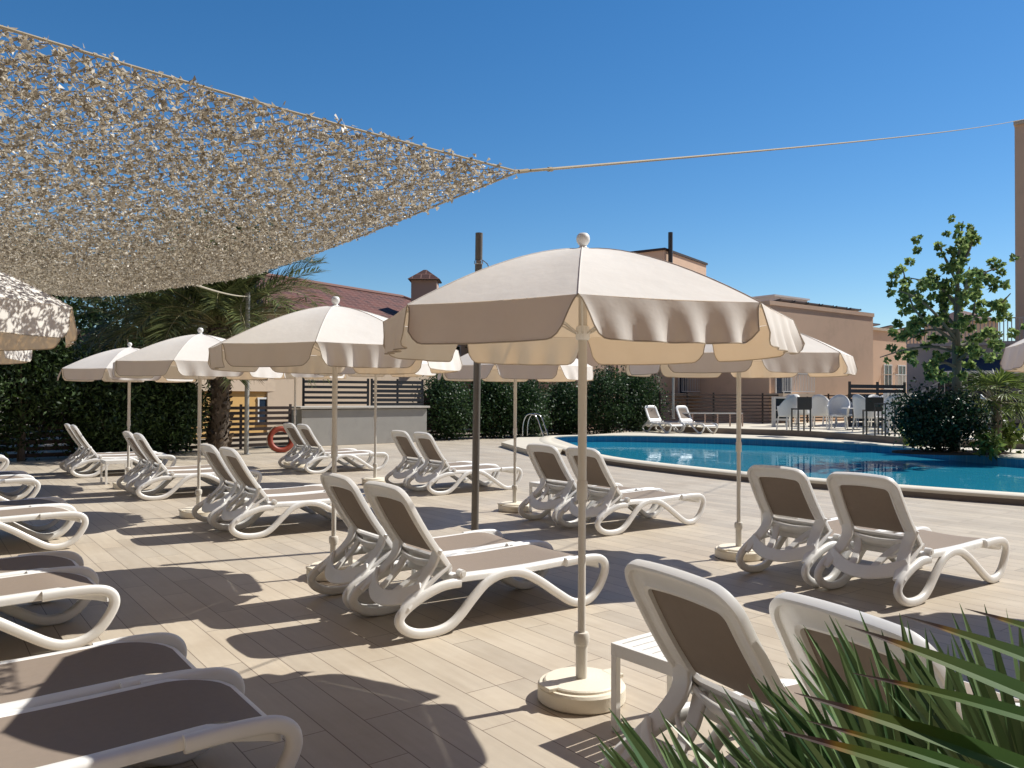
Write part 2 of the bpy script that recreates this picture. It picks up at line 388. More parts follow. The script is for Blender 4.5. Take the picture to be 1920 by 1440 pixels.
def leaves(mb, cen, size, aspect=1.6, up=0.0, dirs=None):
    """many small pointed leaves; cen (n,3)"""
    n = len(cen); d = RNG.normal(size=(n, 3)) if dirs is None else dirs+RNG.normal(size=(n, 3))*.35
    d[:, 2] += up; d /= np.linalg.norm(d, axis=1)[:, None]
    q = RNG.normal(size=(n, 3)); s_ = np.cross(d, q); s_ /= np.linalg.norm(s_, axis=1)[:, None]+1e-9
    sz = size*RNG.uniform(.6, 1.3, (n, 1)); a = cen; L = d*sz*aspect; W = s_*sz*.5
    V = np.stack([a, a+L*.5+W, a+L, a+L*.5-W], 1).reshape(-1, 3)
    o = len(mb.v); mb.v.extend(map(tuple, V.tolist())); mb.f.extend([(o+4*i, o+4*i+1, o+4*i+2, o+4*i+3) for i in range(n)])

TZ = .37
# ================================================================ SETTING
# pool outline on the rim level, from the near edge round to the far edge
near = [gr(1040, 829, .15), gr(1100, 845, .15), gr(1180, 860, .15), gr(1400, 884, .15), gr(1650, 905, .15), gr(1920, 924, .15)]
far = [gr(1920, 858, .15), gr(1850, 852, .15), gr(1720, 840, .15), gr(1600, 830, .15), gr(1400, 821, .15), gr(1180, 816, .15), gr(1060, 817, .15)]
ctrl = near + [UV(2.2, 14.6), UV(0.6, 16.6), UV(.6, 19), UV(3, 21)] + far + [UV(21.6, 18.0)]
pool = [Vector((p.x, p.y, 0)) for p in spline([Vector((p.x, p.y, 0)) for p in ctrl], 8, True)]
def offset(poly, d):
    K = len(poly); out = []
    for i in range(K):
        t = (poly[(i+1) % K]-poly[i-1]).normalized(); out.append(poly[i]+Vector((t.y, -t.x, 0))*d)
    return out
if sum(a.x*b.y-b.x*a.y for a, b in zip(pool, pool[1:]+pool[:1])) < 0: pool.reverse()
outer = offset(pool, .42)
def sheet(name, polys, z, mt):
    tris = tessellate_polygon([[Vector((p.x, p.y, 0)) for p in pl] for pl in polys])
    vs = [Vector((p.x, p.y, z)) for pl in polys for p in pl]; mb = MB()
    fs = []
    for t in tris:
        a, b, c = (vs[i] for i in t); n = (b-a).cross(c-a)
        if abs(n.z) < 1e-9: continue
        fs.append(tuple(t) if n.z > 0 else tuple(t)[::-1])
    mb.add(vs, fs)
    return struct(mb.build(name, mt, smooth=False))
hole = offset(pool, .2)
S = 700
sheet("ground", [[Vector((-S, -S, 0)), Vector((S, -S, 0)), Vector((S, S, 0)), Vector((-S, S, 0))], hole], -.02, M['earth'])
sheet("pool_deck", [[UV(-8, -14), UV(-8, 40), UV(25.4, 40), UV(24.2, 14), UV(23.0, 5.5), UV(21.75, 1.5), UV(20.0, -14)][::-1], hole], 0, M['plank'])
# basin, coping and water
mb = MB(); K = len(pool); rim = offset(pool, .03)
vs = [(p.x, p.y, .11) for p in rim]+[(p.x, p.y, -1.3) for p in rim]
mb.add(vs, [(i, (i+1) % K, K+(i+1) % K, K+i) for i in range(K)])
o = len(mb.v); tr = tessellate_polygon([rim]); mb.add([(p.x, p.y, -1.3) for p in rim], [tuple(t) for t in tr])
struct(mb.build("pool_basin", M['tile'], smooth=False))
mb = MB(); prof = [(.0, .10), (.0, .135), (.02, .15), (.40, .15), (.42, .135), (.42, .09)]
rings = [[p for p in offset(pool, a)] for a, z in prof]
vs = [(p.x, p.y, prof[k][1]) for k in range(len(prof)) for p in rings[k]]
mb.add(vs, [(k*K+i, k*K+(i+1) % K, (k+1) % 6*K+(i+1) % K, (k+1) % 6*K+i) for k in range(6) for i in range(K)])
struct(mb.build("pool_coping", M['coping'], sharp=50))
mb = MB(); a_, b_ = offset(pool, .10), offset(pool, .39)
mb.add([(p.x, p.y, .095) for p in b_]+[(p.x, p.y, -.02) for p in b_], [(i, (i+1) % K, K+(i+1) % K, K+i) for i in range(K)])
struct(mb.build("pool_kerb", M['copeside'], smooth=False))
wt = sheet("pool_water", [offset(pool, .02)], -.10, M['water'])
# platform at the near left end of the pool
pl = [gr(940, 829, .15), gr(1005, 847, .15), UV(17.2, 15.35), UV(21.9, 18.2), UV(22.3, 17.0)]
mb = MB(); mb.prism([(p.x, p.y) for p in pl], .0, .146); struct(mb.build("pool_platform", M['coping'], smooth=False, bevel=.01))
# far pavement beside the pool and the raised terrace behind
fp = [p for p in offset(pool, .40)]
farpts = [p for p in fp if (-.6*p.x+.8*p.y) > 4 and (.8*p.x+.6*p.y) > 20.0]
farpts.sort(key=lambda p: -.6*p.x+.8*p.y)
terr_front = spline([Vector((p.x, p.y, 0)) for p in (gr(1225, 807.5, .15), gr(1310, 811, .15), gr(1400, 814.5, .15), gr(1500, 818, .15), gr(1600, 825, .15), gr(1700, 833, .15), gr(1800, 838, .15), gr(1920, 842, .15), UV(4, 25))], 6)
pv = farpts + [UV(25.2, 30), UV(3, 30)]
mb = MB(); mb.prism([(p.x, p.y) for p in pv], .02, .142); struct(mb.build("poolside_paving", M['coping'], smooth=False))
tp = [(p.x, p.y) for p in terr_front]
back = [UV(2, 60), UV(34, 50), UV(27, 28)]
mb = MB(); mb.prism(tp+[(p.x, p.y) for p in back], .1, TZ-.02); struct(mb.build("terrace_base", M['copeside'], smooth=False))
mb = MB(); mb.prism(tp+[(p.x, p.y) for p in back], TZ-.018, TZ); struct(mb.build("terrace_paving", M['coping'], smooth=False))

# ================================================================ SUN LOUNGERS
PIV = Vector((.50, 0, .365)); ES = Vector((-.552, 0, .834)); EN = Vector((.834, 0, .552))
def ring_pts(x0, x1, h0, h1, r, n=10, ns=6, bulge=0):
    """closed outline of a rounded panel: from x0 (half width h0) to x1 (half width h1)"""
    pts = []; cs = [(x1-r, h1-r, 0), (x0+r, h0-r, 1), (x0+r, -h0+r, 2), (x1-r, -h1+r, 3)]
    for q, (cx, cy, k0) in enumerate(cs):
        arc = [(cx+r*cos((k0+k/n)*pi/2), cy+r*sin((k0+k/n)*pi/2)) for k in range(n+1)]
        pts += arc
        nx, ny, nk = cs[(q+1) % 4]; e = (nx+r*cos(((k0+1) % 4)*pi/2), ny+r*sin(((k0+1) % 4)*pi/2)); a = arc[-1]
        for k in range(1, ns): pts.append((a[0]+(e[0]-a[0])*k/ns, a[1]+(e[1]-a[1])*k/ns))
    if bulge: pts = [(x+(bulge*(1-(y/h1)**2) if x > (x0+x1)/2 else 0), y) for x, y in pts]
    return pts
def plate(mb, outer_, inner_, prof, place):
    n = len(outer_); P = len(prof); vs = []
    for t, h in prof:
        for a, b in zip(inner_, outer_): vs.append(place(a[0]+(b[0]-a[0])*t, a[1]+(b[1]-a[1])*t, h))
    mb.add(vs, [(k*n+i, k*n+(i+1) % n, (k+1) % P*n+(i+1) % n, (k+1) % P*n+i) for k in range(P) for i in range(n)])
def make_lounger():
    root = empty("sun_lounger")
    wave = [(.50, .33), (.36, .325), (.20, .275), (.075, .205), (.035, .145), (.075, .085), (.17, .042), (.30, .031), (.41, .05), (.50, .105), (.60, .20), (.71, .292), (.82, .336), (.94, .345), (1.06, .318), (1.20, .245), (1.36, .14), (1.50, .055), (1.60, .031), (1.70, .05), (1.78, .11), (1.84, .20), (1.858, .265), (1.835, .318), (1.765, .348), (1.62, .356), (1.45, .352)]
    for s in (-1, 1):
        pth = spline([Vector((x, s*.334, z)) for i, (x, z) in enumerate(wave)], 5)
        mb = MB(); mb.sweep(pth, (0, 1, 0), rrect(.026, .032)); mb.build("side_frame", M['white'], root, sharp=60)
    zx = lambda x: .372 - (.075*max(0, (x-1.52)/.3)**2) - .010*sin(max(0, min(1, (x-.5)/1.0))*pi)
    mb = MB(); mb2 = MB()
    plate(mb, ring_pts(.45, 1.835, .335, .330, .07), ring_pts(.52, 1.785, .268, .262, .05), [(0, -.012), (0, .004), (.2, .012), (.75, .010), (.95, .002), (1, -.012), (1, -.038), (.8, -.045), (.2, -.03)], lambda x, y, h: Vector((x, y, zx(x)+h)))
    mb.build("seat_frame", M['white'], root, sharp=50)
    def slingf(a, b):
        x = .50+1.295*a; hw = .272
        if x > 1.74: hw = .272-.05*(1-sqrt(max(0, 1-((x-1.74)/.055)**2)))
        y = (b*2-1)*hw
        return Vector((x, y, zx(x)+.0095-.012*(1-(y/.272)**2)*min(1, (1.795-x)/.15)))
    mb2.grid(slingf, 40, 10); mb2.build("seat_sling", M['sling'], root)
    bow = lambda s: .022*sin(max(0, s)/.76*pi)
    place = lambda s, y, h: PIV+ES*s+EN*(h-bow(s))+Vector((0, y, 0))
    mb = MB()
    plate(mb, ring_pts(.03, .745, .325, .305, .105, bulge=.02), ring_pts(.185, .640, .222, .208, .035, bulge=.014), [(0, -.014), (0, .006), (.15, .014), (.8, .017), (.96, .010), (1, -.004), (1, -.026), (.94, -.031), (.80, -.028), (.74, -.014), (.22, -.012), (.15, -.02)], place)
    mb.build("backrest_frame", M['white'], root, sharp=45)
    mb = MB(); mb.grid(lambda a, b: place(.205+.45*a, (b*2-1)*.228, .006-.02*sin(a*pi)*(1-(b*2-1)**2)), 16, 8); mb.build("backrest_sling", M['sling'], root)
    # the moulded lattice that props the backrest on the rear of the frame
    mb = MB(); secn = rrect(.032, .012)
    side_n = Vector((-.75, 0, .66))
    lower = [Vector((.20-.12*(1-(y/.32)**2), y, .315-.085*(1-(y/.32)**2))) for y in np.linspace(-.325, .325, 21)]
    mb.sweep(lower, Vector((.45, 0, .9)), rrect(.054, .013))
    mid = [Vector((.40-.05*(1-(y/.30)**2), y, .475-.035*(1-(y/.30)**2))) for y in np.linspace(-.30, .30, 17)]
    mb.sweep(mid, Vector((-.55, 0, .83)), rrect(.030, .012))
    for s in (-1, 1):
        mb.sweep(spline([(.355, s*.287, .575), (.335, s*.255, .47), (.26, s*.262, .375), (.165, s*.30, .285), (.085, s*.318, .215)], 6), Vector((0, 1, 0)), rrect(.048, .013))
        mb.sweep(spline([(.385, s*.20, .455), (.29, s*.135, .375), (.19, s*.10, .305), (.09, s*.085, .24)], 5), Vector((0, 1, 0)), secn)
        mb.sweep(spline([(.435, s*.315, .455), (.33, s*.315, .39), (.22, s*.31, .31)], 5), Vector((0, 1, 0)), rrect(.02, .012))
        mb.sweep(spline([(.30, s*.255, .42), (.27, s*.19, .36), (.235, s*.12, .335)], 5), Vector((-.6, 0, .8)), rrect(.014, .009))
    mb.build("back_support", M['white'], root, sharp=50)
    for s in (-1, 1):
        mb = MB(); mb.tube([(.515, s*.30, .39), (.515, s*.352, .39)], .027, 14); mb.tube([(.515, s*.35, .39), (.515, s*.36, .39)], .016, 12); mb.build("pivot_cap", M['white'], root)
    return root
G_L = "white sun loungers set out in pairs on the deck"
proto = make_lounger()
loungers = [  # u, v of the head end, turn, label
 (1.91, 2.04, -9, "lounger beside the large foreground parasol base, grey back towards us above the palm blades"),
 (1.29, 2.05, -11, "lounger nearly hidden behind the foreground fan palm blades, only its upper back showing"),
 (4.90, 2.49, 0, "whole lounger in side view at the centre, just left of the large parasol pole"),
 (5.66, 2.49, 0, "farther lounger of the central pair, its head beside the second parasol pole"),
 (9.16, 2.77, 0, "nearer lounger of the pair left of the central one, behind the second parasol pole"),
 (9.93, 2.77, 0, "farther lounger, back overlapped, of the pair at the third parasol pole from the front"),
 (13.2, 2.68, 0, "nearer lounger of the pair right of the small white table on the left"),
 (13.96, 2.68, 0, "lounger back just left of the fourth parasol pole, farther one of its pair"),
 (17.35, 2.40, 0, "nearer lounger of the last pair in front of the dark conifer hedge"),
 (18.1, 2.40, 0, "farthest left lounger, slim back against the dark conifer hedge"),
 (3.42, 5.92, 0, "rightmost lounger, its tall arched frame in full sun"),
 (4.20, 5.92, 0, "lounger beside the round parasol base on the right, its table behind it"),
 (7.02, 6.20, 0, "sunlit lounger just right of the large parasol pole, foot pointing at the pool"),
 (7.78, 6.20, 0, "lounger left of the large parasol pole, dark taupe back in front of the pool tip"),
 (11.3, 6.55, 0, "nearer lounger of the pair in front of the grey counter, crossed by the dark post"),
 (12.06, 6.55, 0, "farther lounger of the pair in front of the right end of the grey counter"),
 (15.65, 6.30, 0, "nearer lounger of the small pair before the left end of the grey counter"),
 (16.4, 6.30, 0, "farthest small lounger beside the orange lifebuoy and the left end of the counter"),
 (3.32, -.66, 0, "lounger foot filling the bottom left corner, seat mostly in parasol shade"),
 (4.03, -.73, 0, "lounger foot at the left just behind the bottom left corner one, half sun half shade"),
 (5.98, -.80, 0, "left edge lounger with a big white looped foot lit by sun, nearer of two"),
 (6.74, -.80, 0, "left edge lounger behind the white looped foot one, its foot in dark shade"),
 (9.66, -.40, 0, "lounger foot at the left edge, sunlit loop beside the middle parasol shadow"),
 (10.45, -.40, 0, "lounger foot at the left edge, dark in shade just behind the sunlit loop"),
 (13.7, -.38, 0, "small lounger foot at the left edge level with the fourth parasol base"),
 (14.4, -.38, 0, "small shaded lounger foot at the left edge, one behind the fourth parasol's level"),
 (18.6, -.36, 0, "tiniest lounger foot at the left edge close to the conifer hedge"),
]
for i, (u, v, a, lb) in enumerate(loungers):
    o = proto if i == 0 else dup(proto, (0, 0, 0), 0, lb)
    o.location = UV(u, v); o.rotation_euler = (0, 0, ANG+radians(a+random.uniform(-1, 1))); tag(o, lb, "sun lounger", G_L)
for (px, py, lb) in ((1218, 811, "lounger across the pool facing us, left one next to the dark bushes"), (1278, 812, "lounger across the pool facing us, right one by the terrace step")):
    g = gr(px, py, .15); q = dup(proto, (g.x+.15, g.y+1.1, .144), radians(-62), lb, "white loungers across the pool"); q.scale = (1, 1, 1.08)

# ================================================================ PARASOLS
def make_parasol(seed, R=1.09, straps=False, wind=1.0):
    rnd = random.Random(seed); root = empty("parasol")
    mb = MB(); mb.lathe([(.0, .0), (.222, .0), (.232, .01), (.232, .075), (.222, .088), (.20, .09), (.198, .10), (.19, .106), (.05, .112), (.0, .112)], 40)
    mb.build("base", M['base'], root, sharp=30)
    for s in range(2):
        a = 2.2+s*pi; b = MB(); b.box((.205*cos(a), .205*sin(a), .098), (.07, .11, .02), Matrix.Rotation(a, 3, 'Z')); b.build("base_grip", M['base'], root, smooth=False, bevel=.004)
    mb = MB(); mb.lathe([(.030, .11), (.031, .285), (.040, .29), (.042, .31), (.042, .335), (.036, .35), (.022, .352)], 20); mb.build("socket", M['pole'], root, sharp=35)
    mb = MB(); mb.tube([(0, 0, .30), (0, 0, 1.12)], .0205, 16); mb.build("lower_pole", M['pole'], root)
    mb = MB(); mb.tube([(0, 0, 1.06), (0, 0, 2.36)], .0235, 16); mb.lathe([(.026, 1.05), (.029, 1.06), (.029, 1.14), (.026, 1.15)], 16); mb.build("upper_pole", M['pole'], root)
    H = 2.385; D = .385
    zr = lambda r: H - D*((r/R)**1.55)
    mb = MB(); NS = 8; nr = 12; nt_ = 8
    ribpt = lambda k, r: Vector((r*cos(k*pi/4), r*sin(k*pi/4), zr(r)))
    for k in range(NS):
        def pan(a, b, k=k):
            r = .02+(R-.02)*a; p = ribpt(k, r).lerp(ribpt(k+1, r), b)
            p.z -= .014*sin(b*pi)*a*(1.2-a)*2
            return p
        mb.grid(pan, nr, nt_)
    can = mb.build("canopy", M['canvas'], root, sharp=60)
    # eight valance flaps with rounded corners, a little apart at the ribs
    mb = MB(); hm = MB(); rim = [ribpt(k, R) for k in range(9)]
    for k in range(NS):
        ph = rnd.uniform(0, 6); amp = wind*rnd.choice((.003, .004, .006, .009, .018)); fr = rnd.uniform(2.0, 4.5); lean = rnd.uniform(-.02, .05)*wind
        a0 = (k+.5)*pi/4; nrm = Vector((cos(a0), sin(a0), 0)); tg = Vector((-sin(a0), cos(a0), 0))
        def fl(a, b, k=k):
            p = rim[k].lerp(rim[k+1], a); p.z -= .004*sin(a*pi)*2
            e = min(a, 1-a); inset = .045*b**.6
            lower = 1-.30*max(0, 1-e/.10)**2.4
            drop = .18*b*lower
            q = p + tg*((.5-a)*2*inset) - Vector((0, 0, drop))
            q += nrm*(b*(lean+.012)+amp*b*sin(ph+a*fr*2*pi)+amp*.5*b*sin(ph*2+a*fr*5.1))
            return q
        mb.grid(fl, 32, 8)
        hm.tube([fl(0, b/8) for b in range(9)]+[fl(a/32, 1) for a in range(33)]+[fl(1, b/8) for b in range(8, -1, -1)], .0032, 5)
    mb.build("valance", M['canvas'], can, sharp=60)
    hm.build("hem", M['hem'], can)
    mb = MB()
    for k in range(NS): mb.tube([ribpt(k, r)+Vector((0, 0, .002)) for r in np.linspace(.03, R, 14)], .0022, 6)
    mb.build("seam", M['canvas'], can)
    for k in range(NS):
        mb = MB(); pts = [ribpt(k, r)-Vector((0, 0, .014)) for r in np.linspace(.05, R-.01, 9)]
        mb.tube(pts, .006, 6); mb.tube([(0.03*cos(k*pi/4), .03*sin(k*pi/4), 1.93), ribpt(k, R*.52)-Vector((0, 0, .02))], .005, 6)
        mb.build("rib", M['pole'], root)
    mb = MB(); mb.lathe([(.034, 1.90), (.038, 1.91), (.038, 1.96), (.03, 1.975)], 16); mb.build("runner", M['knob'], root); mb = MB(); mb.lathe([(.034, 2.33), (.036, 2.34), (.036, 2.37), (.03, 2.375)], 16); mb.build("crown_hub", M['knob'], root)
    mb = MB(); mb.lathe([(.045, 2.375), (.040, 2.388), (.022, 2.396), (.018, 2.405), (.026, 2.412), (.034, 2.425), (.037, 2.442), (.033, 2.459), (.022, 2.471), (.0, 2.475)], 24); mb.build("finial", M['knob'], root)
    if straps:
        mb = MB()
        for s in (0, .045):
            kk = -2; pp = []
            for t in np.linspace(.42, .93, 10):
                r = R*t; b = .30+s+.10*sin((t-.42)/.51*pi*.6); q = ribpt(kk, r).lerp(ribpt(kk+1, r), b); pp.append(q+Vector((0, -.004, .004)))
            mb.tube(pp, .008, 6)
        mb.build("tie_strap", M['strap'], root)
    return root
G_P = "cream eight panel parasols over the loungers"
def umb(seed, loc, face, label, tilt=(0, 0), **k):
    o = make_parasol(seed, **k); o.location = loc; o.rotation_euler = (radians(tilt[0]), radians(tilt[1]), radians(face)); tag(o, label, "parasol", G_P); return o
umb(11, gr(1090, 1310), 84, "large foreground parasol with its whole cream canopy and white ball top against the sky", (0, .4))
umb(12, gr(625, 1080), 95, "parasol with two dark tie straps on its canopy, second in the row", straps=True)
umb(13, gr(372, 968), 96, "parasol third in the row, canopy top before the palm trunk")
umb(14, gr(240, 915), 98, "smallest white parasol before the dark conifers, fourth in the row")
umb(15, gr(1385, 1045), 82, "parasol on the right by the pool, half hidden behind the large canopy")
umb(16, gr(965, 957), 76, "distant parasol left of the large pole with the pool ladder beyond it")
umb(17, gr(703, 908), 90-3, "parasol standing in front of the grey counter, canopy hidden, thin pole showing").scale = (1, 1, 1.075)
umb(18, gr(552, 875), 90+8, "farthest thin parasol pole beside the left end of the counter").scale = (1, 1, 1.085)
umb(19, UV(5.93, -.22), 90+10, "parasol at the left edge dappled by the shadow of the net", (0, 1)).scale = (1, 1, 1.06)
umb(20, UV(8.8, -.2), 90-8, "parasol at the left edge behind the dappled one, pinkish in the net's shade", (0, 1)).scale = (1, 1, 1.05)
g = Vector((4.70, 5.6, 0)); umb(22, g, 0, "parasol at the right edge of which only the left canopy tip shows", (0, 0))

# ================================================================ SIDE TABLES
def make_table(h=.42, w_=.44):
    root = empty("side_table"); mb = MB(); t = .035
    mb.box((0, w_/2-t/2, h-.03), (w_, t, .06)); mb.box((0, -w_/2+t/2, h-.03), (w_, t, .06))
    mb.box((w_/2-t/2, 0, h-.03), (t, w_-2*t, .0595)); mb.box((-w_/2+t/2, 0, h-.03), (t, w_-2*t, .0595))
    mb.build("table_frame", M['white'], root, smooth=False, bevel=.003)
    mb = MB(); n = 6; W = (w_-2*t)/n
    for k in range(n): mb.box((0, -w_/2+t+W*(k+.5), h-.012), (w_-2*t+.004, W-.008, .014))
    mb.build("table_slats", M['white'], root, smooth=False, bevel=.002)
    for a in (-1, 1):
        for b in (-1, 1):
            q = MB(); q.box((a*(w_/2-t/2), b*(w_/2-t/2), (h-.06)/2), (t-.002, t-.002, h-.06)); q.build("leg", M['white'], root, smooth=False, bevel=.003)
    return root
tb = make_table(); G_T = "white slatted side tables beside the parasols"
def table(u, v, lb, first=[True]):
    o = tb if first[0] else dup(tb, (0, 0, 0), 0, lb)
    first[0] = False; o.location = UV(u, v); o.rotation_euler = (0, 0, ANG+radians(random.uniform(-3, 3))); tag(o, lb, "side table", G_T)
table(2.58, 2.92, "slatted white table beside the large foreground parasol base")
table(4.86, 7.25, "white table behind the round parasol base on the right")
table(6.28, 3.30, "white table hidden between the central pair and the second parasol")
table(15.75, 2.95, "small white table between the two far left pairs of loungers")
table(8.42, 7.0, "white table beside the pool tip behind the large parasol pole")
table(5.45, -.95, "white table at the left edge between two shaded loungers")

# ================================================================ POSTS, NET, ROPES
def post(name, base, h, r, mt, label, cat="post", lean=(0, 0)):
    root = empty(name, base, 0, label, cat); mb = MB(); mb.tube([(0, 0, 0), (lean[0]*.5, lean[1]*.5, h*.5), (lean[0], lean[1], h)], r, 14); mb.build("shaft", mt, root)
    mb = MB(); mb.lathe([(r*1.9, 0), (r*1.9, .012), (r*1.05, .016)], 16); mb.build("foot_plate", mt, root)
    return root
p1 = post("steel_post", gr(890, 1014), 3.40, .041, M['postgrey'], "tall dark weathered post rising between the central loungers and the counter", lean=(.03, 0))
mb = MB(); mb.lathe([(.044, 3.05), (.05, 3.055), (.05, 3.09), (.044, 3.095)], 14, (.027, 0, 0)); mb.tube([(.07, 0, 3.1), (.12, -.01, 3.06), (.15, -.02, 3.0), (.14, -.02, 2.96)], .006, 6); mb.build("rope_cleat", M['steel'], p1)
pb = gr(462, 852); p2 = post("net_post", pb, 4.32, .06, M['postlight'], "pale grey post by the palm with a rope tied to its top")
post("slim_post", at(1262, 785, 33), 3.1, .05, M['postlight'], "slim grey post beyond the pool loungers in front of the balcony")
A = Vector((.05, 5, 3.0)); B = Vector((-4.95, 12, 3.31)); Cc = Vector((-10.5, 9.3, 3.45)); Dd = Vector((-3.5, 1.9, 3.10))
NK = .86; A = at(972, 322, 5.0*NK); B = at(350, 528, 12.0*NK)
Cc = Vector((0, 0, CAMZ))+(Cc-Vector((0, 0, CAMZ)))*NK; Dd = Vector((0, 0, CAMZ))+(Dd+Vector((0, 0, .10))-Vector((0, 0, CAMZ)))*NK
def netp(s, t):
    # s from A to B side, t from the A-B edge to the D-C edge
    p = (A*(1-s)+B*s)*(1-t)+(Dd*(1-s)+Cc*s)*t
    e = sin(pi*s)*sin(pi*t)
    sag = (.30*e + .24*sin(pi*s)*(1-t)**2 + .025*sin(pi*t)*(1-s)**3 + .34*sin(pi*min(1, t/.52))*s**3)*NK
    mid = (A+B+Cc+Dd)/4
    pull = .07*(sin(pi*s)*((1-t)**3)) + .02*sin(pi*t)*(1-s)**3
    p = p.lerp(mid, pull)
    p.z -= sag
    return p
NSs, NTt = 150, 105
P = np.array([[tuple(netp(i/NSs, j/NTt)) for j in range(NTt+1)] for i in range(NSs+1)])
PJ = P+RNG.normal(size=P.shape)*.007
net = empty("camouflage_net", (0, 0, 0), 0, "sand coloured camouflage shade net stretched over the left side of the deck", "shade net")
mb = MB()
for q in range(-NTt, NSs, 2):          # the diamond mesh of cords
    pts = [PJ[q+k, k] for k in range(NTt+1) if 0 <= q+k <= NSs]
    if len(pts) > 4: mb.tube(pts, .0026, 3, False)
for q in range(0, NSs+NTt, 2):
    pts = [PJ[q-k, k] for k in range(NTt+1) if 0 <= q-k <= NSs]
    if len(pts) > 4: mb.tube(pts, .0026, 3, False)
mb.build("cord_mesh", M['netcord'], net, smooth=False)
mb = MB()
for e in ([P[i, 0] for i in range(0, NSs+1, 3)], [P[0, j] for j in range(0, NTt+1, 3)], [P[NSs, j] for j in range(0, NTt+1, 3)], [P[i, NTt] for i in range(0, NSs+1, 3)]): mb.tube(e, .006, 6)
mb.build("edge_rope", M['rope'], net)
mb = MB(); n = 110000                       # scraps are knotted where the cords cross
i0 = RNG.integers(1, NSs, n); j0 = RNG.integers(1, NTt, n)
cen = PJ[i0, j0]+RNG.normal(size=(n, 3))*[.013, .013, .006]
# extra scraps bunched along the sunny edge
m_ = 200; je = RNG.uniform(0, 1, m_)**1.0; jj = np.minimum((je*NTt).astype(int), NTt-1); cen2 = P[0, jj]+RNG.normal(size=(m_, 3))*[.010, .010, .008]
m3 = 150; ie = np.minimum((RNG.uniform(0, 1, m3)*NSs).astype(int), NSs-1); cen3 = P[ie, 0]+RNG.normal(size=(m3, 3))*[.01, .01, .01]
cen = np.concatenate([cen, cen2, cen3]); n = len(cen)
d1 = RNG.normal(size=(n, 3)); d1[:, 2] *= .55; d1 /= np.linalg.norm(d1, axis=1)[:, None]
d2 = np.cross(d1, RNG.normal(size=(n, 3))*[.6, .6, 1]+[0, 0, .8]); d2 /= np.linalg.norm(d2, axis=1)[:, None]
L = RNG.uniform(.008, .023, (n, 1)); W = RNG.uniform(.006, .014, (n, 1)); k_ = RNG.normal(size=(n, 3))*.010
V = np.stack([cen-d1*L, cen-d2*W+k_, cen+d1*L*.9, cen+d2*W+k_], 1).reshape(-1, 3)
mb.v = list(map(tuple, V.tolist())); mb.f = [t for i in range(n) for t in ((4*i, 4*i+1, 4*i+3), (4*i+1, 4*i+2, 4*i+3))]
mb.build("fabric_scraps", M['net'], net, smooth=False)
def rope(name, a, b, sag, r, label, knots=True):
    a = Vector(a); b = Vector(b); pts = []
    for k in range(41):
        t = k/40; p = a.lerp(b, t); p.z -= sag*4*t*(1-t); pts.append(p)
    mb = MB(); mb.tube(pts, r, 6)
    return tag(mb.build(name, M['rope'], None), label, "rope")
TOW = at(1985, 205, 37)
rope("tension_rope", A, TOW, .20, .009, "thin rope from the net corner across the sky to the right")
mb = MB(); d = (TOW-A).normalized(); e = d.cross(Vector((0, 0, 1))).normalized()
q0 = A+d*.02; mb.tube([A, A+d*.09], .011, 8); mb.tube([A+d*.10+e*.012, A+d*.30+e*.012-Vector((0, 0, .006))], .006, 6); mb.tube([A+d*.10-e*.012, A+d*.30-e*.012-Vector((0, 0, .006))], .006, 6); mb.tube([A+d*.29-Vector((0, 0, .006)), A+d*.33-Vector((0, 0, .008))], .013, 8)
mb.build("turnbuckle", M['netcord'], net)
rope("stay_rope", B, pb+Vector((0, 0, 4.22)), .05, .014, "short rope from the net's far corner to the pale post by the palm")
mb = MB(); tp_ = pb+Vector((-.06, -.07, 4.22)); mb.tube([tp_, tp_+Vector((-.1, -.02, -.25)), tp_+Vector((-.09, -.02, -.7)), tp_+Vector((-.02, 0, -.95))], .012, 6)
tag(mb.build("rope_tail", M['rope']), "loose rope end hanging down the pale post by the palm", "rope")

# ================================================================ FENCES, COUNTER, SCREENS
def slat_fence(name, a, b, h, nsl, gap, mt, label, posts=5, z0=0.0, cat="fence", sl=None):
    a = Vector(a); b = Vector(b); root = empty(name, (a.x, a.y, z0), 0, label, cat); d = b-a; d.z = 0; nrm = Vector((d.y, -d.x, 0)).normalized()
    mb = MB(); hh = h/nsl
    for k in range(nsl):
        z = hh*(k+.5)+.03; mb.beam(nrm*.02+Vector((0, 0, z)), d+nrm*.02+Vector((0, 0, z+random.uniform(-.004, .004))), .022, hh*(1-gap))
    mb.build("slat_panel", mt, root, smooth=False)
    for k in range(posts):
        p = d*(k/(posts-1)); q = MB(); q.box((p.x-nrm.x*.025, p.y-nrm.y*.025, h/2+.03), (.06, .06, h+.06), Matrix.Rotation(atan2(d.y, d.x), 3, 'Z')); q.build("post", mt, root, smooth=False)
    return root
slat_fence("slat_fence", UV(21.9, -8.5), UV(22.4, 3.2), 1.75, 11, .38, M['slat'], "dark slat fence hidden behind the conifer hedge at the left", 8)
slat_fence("slat_fence", UV(23.2, 4.6), UV(23.7, 9.3), 1.25, 8, .42, M['slat'], "dark red brown slat fence behind the palm trunk and the lifebuoy", 4)
slat_fence("slat_fence", UV(24.7, 14.4), UV(26.6, 26.8), 1.5, 10, .42, M['slat'], "dark slat fence behind the bushes between counter and pool", 9)
c0, c1 = gr(565, 838), gr(800, 828)
cn = empty("bar_counter", (c0+c1)/2, atan2((c1-c0).y, (c1-c0).x), "long grey concrete counter with a pale slab top", "counter")
Lc = (c1-c0).length; mb = MB(); mb.box((0, .45, .57), (Lc, .9, 1.14)); mb.build("counter_body", M['concrete'], cn, smooth=False, bevel=.01)
mb = MB(); mb.box((0, .45, 1.20), (Lc+.16, 1.06, .07)); mb.build("counter_top", M['stone'], cn, smooth=False, bevel=.008)
